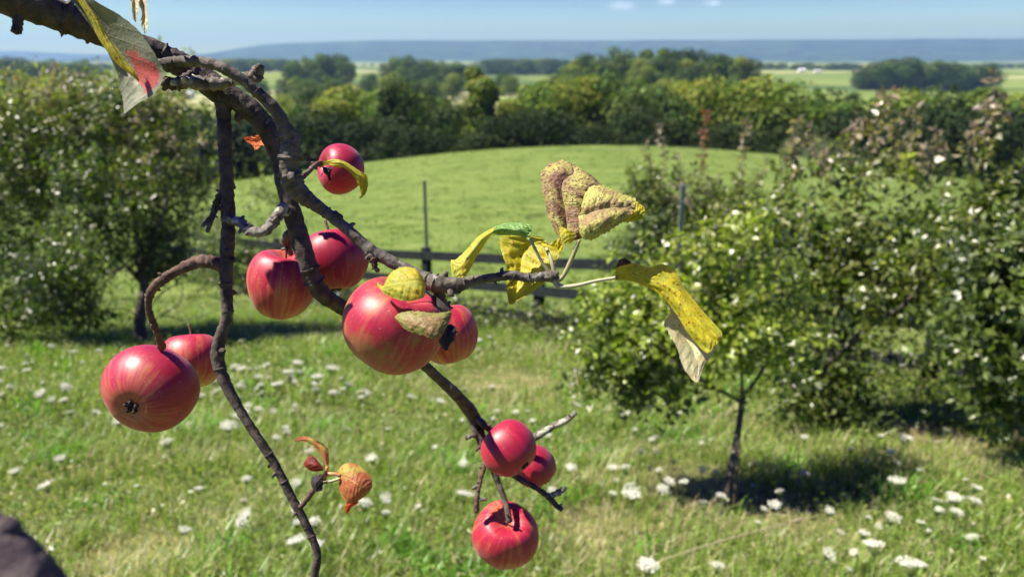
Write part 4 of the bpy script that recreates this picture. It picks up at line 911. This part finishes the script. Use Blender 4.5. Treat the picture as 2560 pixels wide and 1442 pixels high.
# leaf across the topmost apple
leaf([((795, 412, 6), (797, 415, 6), (800, 420, 6)), ((815, 402, 2), (818, 406, 2), (820, 412, 2)), ((838, 398, -4), (838, 406, -6), (836, 418, -3)), ((862, 404, -6), (860, 411, -9), (858, 420, -5)), ((885, 418, -6), (880, 424, -9), (874, 430, -5)), ((905, 432, -6), (898, 440, -9), (888, 446, -5)),
      ((919, 440, -4), (910, 454, -7), (896, 462, -4)), ((920, 464, -2), (911, 470, -4), (900, 472, -2)), ((914, 484, 0), (908, 487, 0), (902, 488, 0)), ((900, 497, 0), (899, 495, 0), (897, 494, 0))], .615, YGR, bough, 'thin curled yellow-green leaf lying across the topmost apple', seed=6, crink=.0006, ty=0, tx=0)
stalk(LV[-1], [(762, 444, .56, 3), (778, 425, .585, 3), (797, 414, .62, 3)], STK2)
leaf([((806, 416, 0), (816, 418, 0), (832, 418, 0)), ((808, 430, 0), (818, 430, -3), (828, 432, 0)), ((818, 440, 0), (822, 440, -2), (826, 440, 0)), ((822, 452, 0), (824, 452, 0), (828, 450, 0))], .622, BLK, bough, 'shrivelled black-brown scrap stuck on the topmost apple', seed=7, crink=.0003, serr=.15, name='withered_scrap')
# leaf on the largest apple
leaf([((1062, 700, 4), (1064, 708, 4), (1064, 716, 4)), ((1040, 672, 0), (1044, 700, -4), (1060, 742, 0)), ((1008, 668, -2), (1012, 704, -6), (1030, 752, -2)), ((984, 676, -2), (988, 708, -6), (1002, 751, -2)), ((968, 694, 0), (970, 714, -3), (978, 742, 0)), ((958, 714, 1), (956, 722, 0), (960, 733, 1)), ((942, 706, 2), (943, 711, 2), (944, 716, 2))],
     .497, YGR, bough, 'small oval yellow-green leaf resting on top of the largest apple', seed=8, crink=.0004)
leaf([((1128, 776, 4), (1129, 784, 4), (1128, 792, 4)), ((1110, 780, 0), (1108, 798, -3), (1112, 826, 0)), ((1080, 782, -3), (1078, 806, -7), (1088, 846, -3)), ((1048, 778, -4), (1046, 802, -8), (1052, 836, -4)), ((1018, 778, -4), (1014, 800, -7), (1018, 826, -4)), ((996, 784, -2), (992, 797, -3), (1000, 810, -2)), ((988, 790, 0), (986, 794, 0), (990, 800, 0))],
     .474, OLB, bough, 'pale withered olive leaf stuck flat on the right side of the largest apple', seed=9, crink=.0003, serr=.06)
leaf([((1078, 738, 0), (1092, 742, 0), (1128, 774, 0)), ((1082, 762, 0), (1098, 764, -4), (1126, 786, 0)), ((1104, 778, 0), (1112, 780, -3), (1122, 796, 0))], .505, BLK, bough, 'shrivelled black scrap beside the spur of the largest apple', seed=10, crink=.0003, serr=.2, name='withered_scrap')
leaf([((1112, 810, 0), (1120, 808, 0), (1132, 812, 0)), ((1108, 832, 0), (1118, 830, -4), (1142, 826, 0)), ((1098, 850, 0), (1112, 848, -4), (1134, 850, 0)), ((1104, 866, 0), (1112, 864, -2), (1124, 862, 0)), ((1114, 877, 0), (1116, 876, 0), (1120, 874, 0))], .478, BLK, bough, 'black star-shaped shrivelled scrap at the right of the largest apple', seed=11, crink=.0003, serr=.25, name='withered_scrap')
# narrow yellow leaf with green base
leaf([((1330, 562, 0), (1329, 576, 0), (1322, 600, 0)), ((1300, 557, 0), (1296, 576, -5), (1296, 590, 4)), ((1262, 558, 0), (1256, 572, -6), (1252, 588, 4)), ((1232, 568, 0), (1226, 580, -6), (1222, 590, 3))], .535, GRN, bough, 'arched green leaf base above the yellow leaves', seed=12, crink=.0008)
leaf([((1240, 566, 1), (1232, 580, -3), (1228, 588, 3)), ((1212, 580, 0), (1212, 592, -5), (1216, 604, 2)), ((1186, 600, 0), (1192, 612, -5), (1203, 624, 2)), ((1164, 626, 0), (1174, 636, -5), (1188, 648, 2)), ((1140, 648, 0), (1156, 660, -4), (1174, 676, 1)), ((1127, 652, 0), (1146, 676, -2), (1162, 692, 0)), ((1130, 690, 0), (1138, 692, 0), (1150, 695, 0))],
     .535, YGR, bough, 'narrow yellow leaf hanging left below the green leaf base', seed=13, crink=.0004)
stalk(LV[-2], [(1380, 690, .54, 5), (1352, 650, .538, 4), (1326, 598, .535, 4)], STK2)
# broad yellow leaf behind the twig
leaf([((1350, 592, 0), (1362, 600, 0), (1372, 612, 0)), ((1300, 586, 0), (1328, 606, 5), (1392, 618, 0)), ((1252, 592, 0), (1308, 632, 8), (1394, 640, 0)), ((1254, 630, 0), (1303, 664, 8), (1380, 668, 0)), ((1266, 664, 0), (1298, 690, 7), (1366, 700, 0)), ((1265, 696, 0), (1292, 716, 6), (1344, 722, 0)), ((1266, 726, 0), (1288, 738, 4), (1312, 742, 0)), ((1272, 758, 0), (1277, 762, 1), (1284, 758, 0))],
     .556, YEL, bough, 'broad golden yellow leaf behind the twig', seed=14, crink=.0009)
leaf([((1362, 640, 0), (1368, 648, 0), (1380, 660, 0)), ((1366, 616, 0), (1384, 634, 4), (1386, 668, 0)), ((1384, 604, 0), (1398, 622, 3), (1392, 650, 0)), ((1400, 594, 0), (1407, 606, 1), (1406, 622, 0)), ((1412, 597, 0), (1412, 602, 0), (1413, 606, 0))], .563, YEL, bough, 'small yellow leaf lobe right of the white stalk', seed=15, crink=.0008)
stalk(LV[-1], [(1388, 690, .54, 5), (1378, 650, .54, 5), (1366, 620, .545, 4)], STK2)
# crinkled purple brown leaf
BRN2 = leaf_mat('leaf_quilted_olive', (.42, .41, .10), (.50, .46, .10), (.30, .20, .09), (.15, .065, .04), amt=.42, trans=.15, bump=2.0, spot=.575, seed=11., veinc=(.62, .58, .36), rough=.5)
leaf([((1396, 596, 2), (1414, 604, 4), (1442, 600, 4)), ((1374, 548, -1), (1416, 560, 1), (1476, 586, 6)), ((1361, 502, -3), (1412, 518, -2), (1490, 556, 7)), ((1354, 460, -4), (1404, 480, -5), (1506, 524, 7)), ((1356, 426, -3), (1410, 450, -6), (1528, 500, 7)), ((1378, 408, 0), (1434, 432, -4), (1526, 480, 5)), ((1404, 399, 3), (1430, 408, 1), (1478, 438, 3))],
     .528, BRN, bough, 'big crinkled purple-brown leaf half standing up above the twig', seed=16, crink=.0006, bulge=.25, serr=.06)
leaf([((1458, 496, 3), (1446, 540, 3), (1448, 584, 3)), ((1466, 478, 1), (1464, 536, -3), (1466, 600, 1)), ((1490, 462, 0), (1494, 526, -7), (1502, 590, 0)), ((1524, 470, 0), (1526, 520, -7), (1538, 568, 0)), ((1554, 484, 0), (1554, 518, -5), (1562, 552, 0)), ((1590, 496, 1), (1586, 522, -2), (1576, 546, 1))],
     .520, BRN2, bough, 'quilted olive half of the big brown leaf bulging to the right with pale veins', seed=27, crink=.0006, bulge=.35, serr=.06)
leaf([((1546, 488, 0), (1552, 514, 0), (1546, 552, 0)), ((1574, 494, 0), (1580, 524, -4), (1566, 556, 0)), ((1596, 506, 0), (1600, 528, -3), (1590, 552, 0)), ((1612, 520, 0), (1613, 532, -1), (1606, 548, 0))], .532, YEL, bough, 'bright yellow tip of the big brown leaf', seed=17, crink=.0008, serr=.07)
leaf([((1398, 568, 0), (1408, 568, -2), (1440, 582, 0)), ((1400, 588, 0), (1414, 590, -3), (1436, 596, 0)), ((1404, 606, 0), (1416, 609, 0), (1430, 606, 0))], .519, YEL, bough, 'bright yellow base of the big brown leaf', seed=18, crink=.0005)
stalk(LV[-4], [(1388, 704, .54, 7), (1408, 690, .538, 6), (1428, 650, .535, 6), (1448, 600, .53, 5)], STK)
# long yellow leaf at the right with pale underside
leaf([((1536, 690, 0), (1538, 697, 0), (1536, 700, 0)), ((1545, 664, 0), (1560, 682, -2), (1568, 701, 0)), ((1580, 656, 0), (1598, 686, -4), (1610, 714, 0)), ((1622, 668, 0), (1630, 700, -6), (1636, 728, 0)), ((1662, 660, 2), (1662, 708, -6), (1660, 745, 0)), ((1692, 686, 2), (1690, 730, -6), (1678, 768, 2)), ((1712, 722, 2), (1714, 762, -6), (1698, 796, 3)),
      ((1744, 760, 2), (1742, 798, -5), (1722, 836, 4)), ((1772, 794, 2), (1766, 826, -4), (1744, 862, 5)), ((1804, 830, 0), (1784, 848, -2), (1762, 880, 4)), ((1800, 852, 0), (1786, 866, 0), (1772, 884, 2))],
     .53, YEL, bough, 'long yellow leaf with brown blotches reaching out at the right', seed=19, crink=.0008, serr=.02)
leaf([((1668, 752, 0), (1680, 756, 3), (1690, 758, 0)), ((1676, 780, -2), (1700, 776, 4), (1716, 780, 2)), ((1660, 806, -3), (1706, 812, 5), (1748, 812, 4)), ((1672, 832, -3), (1712, 840, 6), (1776, 838, 6)), ((1692, 866, -3), (1730, 868, 6), (1790, 866, 8)), ((1700, 896, -3), (1738, 890, 5), (1772, 896, 8)), ((1710, 920, -2), (1744, 910, 3), (1760, 912, 6)), ((1728, 946, 0), (1744, 940, 1), (1752, 936, 3)), ((1740, 956, 0), (1744, 954, 0), (1748, 952, 1))],
     .538, PAL, bough, 'pale underside of the long yellow leaf folded down to a dark tip', seed=20, crink=.0003, serr=.04)
leaf([((1538, 672, 0), (1546, 668, 0), (1552, 664, 0)), ((1546, 652, 0), (1556, 652, -3), (1574, 660, 0)), ((1556, 646, 0), (1564, 646, -1), (1578, 654, 0))], .528, BRN, bough, 'small brown curled lobe at the base of the long yellow leaf', seed=21, serr=.1)
stalk(LV[-3], [(1384, 698, .54, 8), (1400, 716, .54, 7), (1440, 714, .537, 5), (1490, 702, .534, 4), (1540, 694, .53, 4)], STK2)
# low russet cluster
leaf([((816, 1170, 0), (819, 1166, 0), (822, 1160, 0)), ((806, 1144, 0), (813, 1142, -3), (822, 1138, 0)), ((796, 1126, 0), (803, 1120, -4), (816, 1116, 0)), ((776, 1108, 0), (782, 1102, -3), (788, 1098, 0)), ((752, 1102, 0), (758, 1094, -1), (762, 1090, 0)), ((736, 1104, 0), (738, 1098, 0), (742, 1094, 0))], .55, RUS, bough, 'arched yellow-brown leaf on top of the low russet cluster', seed=22, crink=.0003)
leaf([((806, 1176, 0), (809, 1172, 0), (806, 1166, 0)), ((784, 1178, 0), (788, 1162, -4), (786, 1142, 0)), ((768, 1170, 0), (770, 1160, -3), (774, 1140, 0)), ((758, 1160, 0), (760, 1156, 0), (764, 1150, 0))], .545, RED, bough, 'small dark red folded leaf in the low russet cluster', seed=23, crink=.0003, serr=.08)
leaf([((780, 1192, 0), (790, 1186, 0), (806, 1184, 0)), ((778, 1210, 0), (790, 1206, -4), (808, 1204, 0)), ((786, 1230, 0), (793, 1228, 0), (806, 1226, 0))], .545, BLK, bough, 'black dried bud in the low russet cluster', seed=24, crink=.0003, serr=.1, name='bud')
leaf([((842, 1180, 0), (846, 1186, 0), (846, 1196, 0)), ((858, 1160, 0), (870, 1194, -6), (852, 1236, 0)), ((884, 1158, 0), (888, 1204, -8), (866, 1254, 0)), ((910, 1172, 0), (900, 1214, -7), (884, 1256, 0)), ((928, 1196, 0), (912, 1220, -4), (902, 1246, 0)), ((930, 1218, 0), (926, 1224, 0), (922, 1232, 0))], .55, RUS, bough, 'round russet and green spotted leaf at the right of the low cluster', seed=25, crink=.0003)
leaf([((872, 1236, 0), (880, 1234, 0), (892, 1240, 0)), ((864, 1256, 0), (874, 1256, -3), (896, 1256, 0)), ((862, 1272, 0), (868, 1270, -2), (880, 1266, 0)), ((866, 1284, 0), (868, 1284, 0), (870, 1282, 0))], .546, ORG, bough, 'brown-orange tip hanging from the round russet leaf', seed=26, serr=.06)
TO, n, l, p = mat('leaf_stalk_orange'); p.inputs['Base Color'].default_value = (.5, .22, .08, 1); p.inputs['Roughness'].default_value = .5
stalk(LV[-2], [(794, 1212, .55, 6), (812, 1188, .549, 5), (832, 1184, .548, 5), (850, 1188, .548, 4)], TO)
stalk(LV[-2], [(796, 1208, .549, 4), (825, 1203, .546, 4), (850, 1196, .545, 4)], STK)
stalk(LV[-5], [(798, 1212, .55, 5), (812, 1196, .55, 5), (818, 1166, .55, 4)], TO)

# ------------------------------------------------------------------ apples
def apple_mat(name, red, yel, yamt=.5, russet=0., seed=0.):
    m, n, l, p = mat(name)
    t = N(n, 'ShaderNodeTexCoord'); uv = N(n, 'ShaderNodeUVMap', uv_map='UV'); s = N(n, 'ShaderNodeSeparateXYZ'); l.new(uv.outputs[0], s.inputs[0])
    lat = s.outputs[1]                                            # 0 stem .. 1 calyx
    ang = math_(n, l, 'MULTIPLY', s.outputs[0], 6.28318)
    cb = N(n, 'ShaderNodeCombineXYZ'); l.new(math_(n, l, 'MULTIPLY', math_(n, l, 'COSINE', ang), 7.0), cb.inputs[0]); l.new(math_(n, l, 'MULTIPLY', math_(n, l, 'SINE', ang), 7.0), cb.inputs[1])
    l.new(math_(n, l, 'ADD', math_(n, l, 'MULTIPLY', lat, 2.2), seed), cb.inputs[2])
    st_ = N(n, 'ShaderNodeTexNoise', i_Scale=1.1, i_Detail=4., i_Roughness=.6); l.new(cb.outputs[0], st_.inputs[0])
    mp_ = N(n, 'ShaderNodeMapping'); mp_.inputs['Location'].default_value = (seed, seed, seed); l.new(t.outputs['Object'], mp_.inputs[0])
    bn = N(n, 'ShaderNodeTexNoise', i_Scale=34., i_Detail=5.); l.new(mp_.outputs[0], bn.inputs[0])
    # more ground colour towards the calyx
    k = math_(n, l, 'ADD', math_(n, l, 'MULTIPLY', math_(n, l, 'POWER', lat, 2.5), .27*yamt*2), math_(n, l, 'MULTIPLY', bn.outputs[0], .35*yamt*2))
    k = math_(n, l, 'ADD', k, math_(n, l, 'MULTIPLY', math_(n, l, 'SUBTRACT', st_.outputs[0], math_(n, l, 'MULTIPLY', math_(n, l, 'POWER', lat, 5.0), math_(n, l, 'SUBTRACT', st_.outputs[0], .55))), .60))
    k = math_(n, l, 'ADD', k, math_(n, l, 'MULTIPLY', math_(n, l, 'POWER', math_(n, l, 'SUBTRACT', 1.0, lat), 12.0), .18))
    c = ramp_out(n, l, math_(n, l, 'SUBTRACT', k, .075), [(.34, tuple(q*.72 for q in red)), (.50, red), (.64, tuple((a*.66+b*.34) for a, b in zip(red, yel))), (.84, yel)])
    fine = N(n, 'ShaderNodeTexNoise', i_Scale=260., i_Detail=3.); l.new(t.outputs['Object'], fine.inputs[0])
    c = mixc(n, l, .25, c, ramp_out(n, l, fine.outputs[0], [(.3, (.55, .5, .5)), (.7, (1.25, 1.25, 1.25))]), 'MULTIPLY')
    v = N(n, 'ShaderNodeTexVoronoi', i_Scale=210.); l.new(t.outputs['Object'], v.inputs[0])
    c = mixc(n, l, ramp_out(n, l, v.outputs[0], [(.06, (.5, .5, .5)), (.13, (0, 0, 0))]), c, (.60, .38, .22))
    if russet:
        rn = N(n, 'ShaderNodeTexNoise', i_Scale=48., i_Detail=6., i_Roughness=.7); l.new(mp_.outputs[0], rn.inputs[0])
        kk = math_(n, l, 'ADD', rn.outputs[0], math_(n, l, 'MULTIPLY', lat, .14))
        c = mixc(n, l, ramp_out(n, l, kk, [(.52, (0, 0, 0)), (.74, (russet,)*3)]), c, (.24, .15, .04))
    l.new(c, p.inputs['Base Color'])
    rg = N(n, 'ShaderNodeTexNoise', i_Scale=60., i_Detail=4.); l.new(t.outputs['Object'], rg.inputs[0])
    l.new(ramp_out(n, l, rg.outputs[0], [(.3, (.38,)*3), (.7, (.54,)*3)]), p.inputs['Roughness'])
    p.inputs['Specular IOR Level'].default_value = .55
    p.inputs['Sheen Weight'].default_value = .08; p.inputs['Sheen Roughness'].default_value = .45
    p.inputs['Subsurface Weight'].default_value = .12; p.inputs['Subsurface Radius'].default_value = (.004, .0012, .0006); p.inputs['Subsurface Scale'].default_value = 1.0
    bp = N(n, 'ShaderNodeBump', i_Strength=.12, i_Distance=.0004); l.new(fine.outputs[0], bp.inputs['Height']); l.new(bp.outputs[0], p.inputs['Normal'])
    return m
REDC = (.36, .008, .040); YELC = (.62, .36, .09)
AM = [apple_mat('apple_skin_crimson', REDC, YELC, .50, 0, 1.), apple_mat('apple_skin_streaked', (.42, .012, .042), (.64, .34, .08), .72, 0, 5.), apple_mat('apple_skin_russet', (.41, .012, .042), (.60, .36, .11), .60, .8, 9.),
      apple_mat('apple_skin_deep', (.42, .009, .042), (.50, .16, .05), .35, 0, 14.)]
def apple(cx, cy, r, d, axis, m, label, sq=.86, seed=0, wide=1.0, taper=.05, lobe=.025, group='red apples hanging on the bough', topdip=.36, botdip=.20, dipw=.36):
    rs = np.random.default_rng(seed+500)
    Rw = r/F*d; c = P(cx, cy, d+Rw*.25)
    # axis given in camera space: right, up, towards viewer = stem direction
    ax, ay, az = norm(np.array(axis, float))
    right, upv, back = np.array([1, 0, 0.]), np.array([0, SP, CP]), np.array([0, -CP, SP])
    Z = norm(right*ax+upv*ay+back*az); X = norm(np.cross(Z, [.3, .5, .2])); Y = np.cross(Z, X)
    nt, nph = 110, 96
    t = np.pi*(np.linspace(0, 1, nt)-.10*np.sin(2*np.pi*np.linspace(0, 1, nt))); ph = np.linspace(0, 2*np.pi, nph+1)
    rho = np.sin(t)*(1+taper*np.cos(t))
    z = np.cos(t)*sq-topdip*np.exp(-(t/dipw)**2)+botdip*np.exp(-((np.pi-t)/.36)**2)
    T, PH = np.meshgrid(t, ph, indexing='ij')
    lob = 1+lobe*np.cos(5*PH+rs.random()*6)*(T/np.pi)**2+.03*np.sin(PH+rs.random()*6)*np.sin(T)+.028*np.sin(2*PH+rs.random()*6)+.02*np.sin(3*PH+rs.random()*6+T*1.5)
    rr = rho[:, None]*lob; zz = z[:, None]*(1+.02*np.sin(PH+rs.random()*6))+.02*np.sin(T*2)*np.cos(PH+rs.random()*6)
    loc = np.stack([rr*np.cos(PH)*Rw, rr*np.sin(PH)*Rw, zz*Rw], -1).reshape(-1, 3)
    uv = np.stack([PH/(2*np.pi), T/np.pi], -1).reshape(-1, 2)
    i = np.arange(nt-1)[:, None]*(nph+1); j = np.arange(nph)[None]
    f = np.stack([i+j, i+nph+1+j, i+nph+1+j+1, i+j+1], -1).reshape(-1, 4)
    o = mk('apple', loc, f, m, None, uv=uv); o.location = c
    o.rotation_euler = Matrix([[X[0], Y[0], Z[0]], [X[1], Y[1], Z[1]], [X[2], Y[2], Z[2]]]).to_euler()
    tag(o, label, 'apple', group)
    zt = (sq-topdip)*Rw
    v, f = tube([(0, 0, zt-.001), (.0006, 0, zt+.3*Rw), (.002, .001, zt+.62*Rw)], [.0011, .0010, .0014], 8, 4, .08)
    s = mk('stem', v, f, TWIGB, None); s.parent = o; s.location = (0, 0, 0)
    zb = (-sq+botdip)*Rw; its = []
    for q in range(5):
        a = q*1.2566; w = Rw*.125
        its.append(tube([(math.cos(a)*w*.25, math.sin(a)*w*.25, zb+.0008), (math.cos(a)*w, math.sin(a)*w, zb-Rw*.05), (math.cos(a+.3)*w*.85, math.sin(a+.3)*w*.85, zb-Rw*.11)], [w*.45, w*.38, w*.1], 6, 3, .15, rs))
    v, f = merge(its); s = mk('calyx', v, f, BLK, None); s.parent = o; s.location = (0, 0, 0)
    return o
apple(377, 973, 113, .60, (.10, .36, -.92), AM[0], 'large leftmost apple showing its black calyx eye to the viewer', .90, 1, lobe=.02, botdip=.17)
apple(478, 900, 76, .70, (-.1, .95, -.2), AM[1], 'apple half hidden between the leftmost apple and the thin vertical branch', .98, 2)
apple(853, 422, 64, .66, (-.75, .15, .55), AM[3], 'topmost apple, alone with a curled yellow leaf across it', .92, 3, lobe=.01)
apple(708, 708, 88, .60, (.18, .95, .22), AM[1], 'streaky apple with a deep stem hollow just left of the thick limb', 1.10, 4, taper=.10, topdip=.46, dipw=.42, lobe=.05)
apple(832, 652, 84, .64, (-.15, .97, -.1), AM[0], 'apple emerging behind the right side of the thick limb', 1.0, 5, taper=.10, lobe=.05)
apple(982, 814, 131, .53, (.42, .80, .28), AM[2], 'largest apple at the centre with olive russet smears below', .93, 6, topdip=.40)
apple(1122, 834, 80, .60, (-.2, .95, .05), AM[1], 'apple tucked behind the right side of the largest apple', 1.02, 7, taper=.04)
apple(1273, 1120, 70, .64+LOW, (-.65, .62, -.35), AM[3], 'small deep red apple in front of its twin, upper one of the low group', 1.0, 8, lobe=.01)
apple(1337, 1166, 55, .71+LOW, (-.6, .7, -.2), AM[3], 'smallest red apple, half hidden behind its deep red twin', 1.0, 9, lobe=.01)
apple(1263, 1341, 82, .67+LOW, (.10, .72, .68), AM[1], 'lowest apple hanging alone with its stem hollow facing the viewer', 1.12, 10, topdip=.36, dipw=.42, taper=.09, lobe=.05)

# out-of-focus limb end at the lower left
nb = empty('cut_limb', tuple(P(-40, 1500, .24)), 'blurred dark purple-brown limb end poking into the bottom left corner', 'branch')
def nt_(pts, seg=16): 
    return tube([P(a, b, d) for a, b, d, r in pts], [r/F*d for a, b, d, r in pts], seg, 6, .03)
NBM = bark_mat('bark_near', (.10, .075, .075), (.05, .035, .038), .75, 60)
part('limb', *nt_([(150, 1600, .22, 85), (85, 1490, .22, 80), (25, 1400, .22, 70), (-30, 1345, .22, 62), (-90, 1300, .22, 60)]), NBM, nb)
part('spur', *nt_([(0, 1370, .22, 42), (20, 1325, .22, 36), (40, 1312, .22, 22)]), NBM, nb)
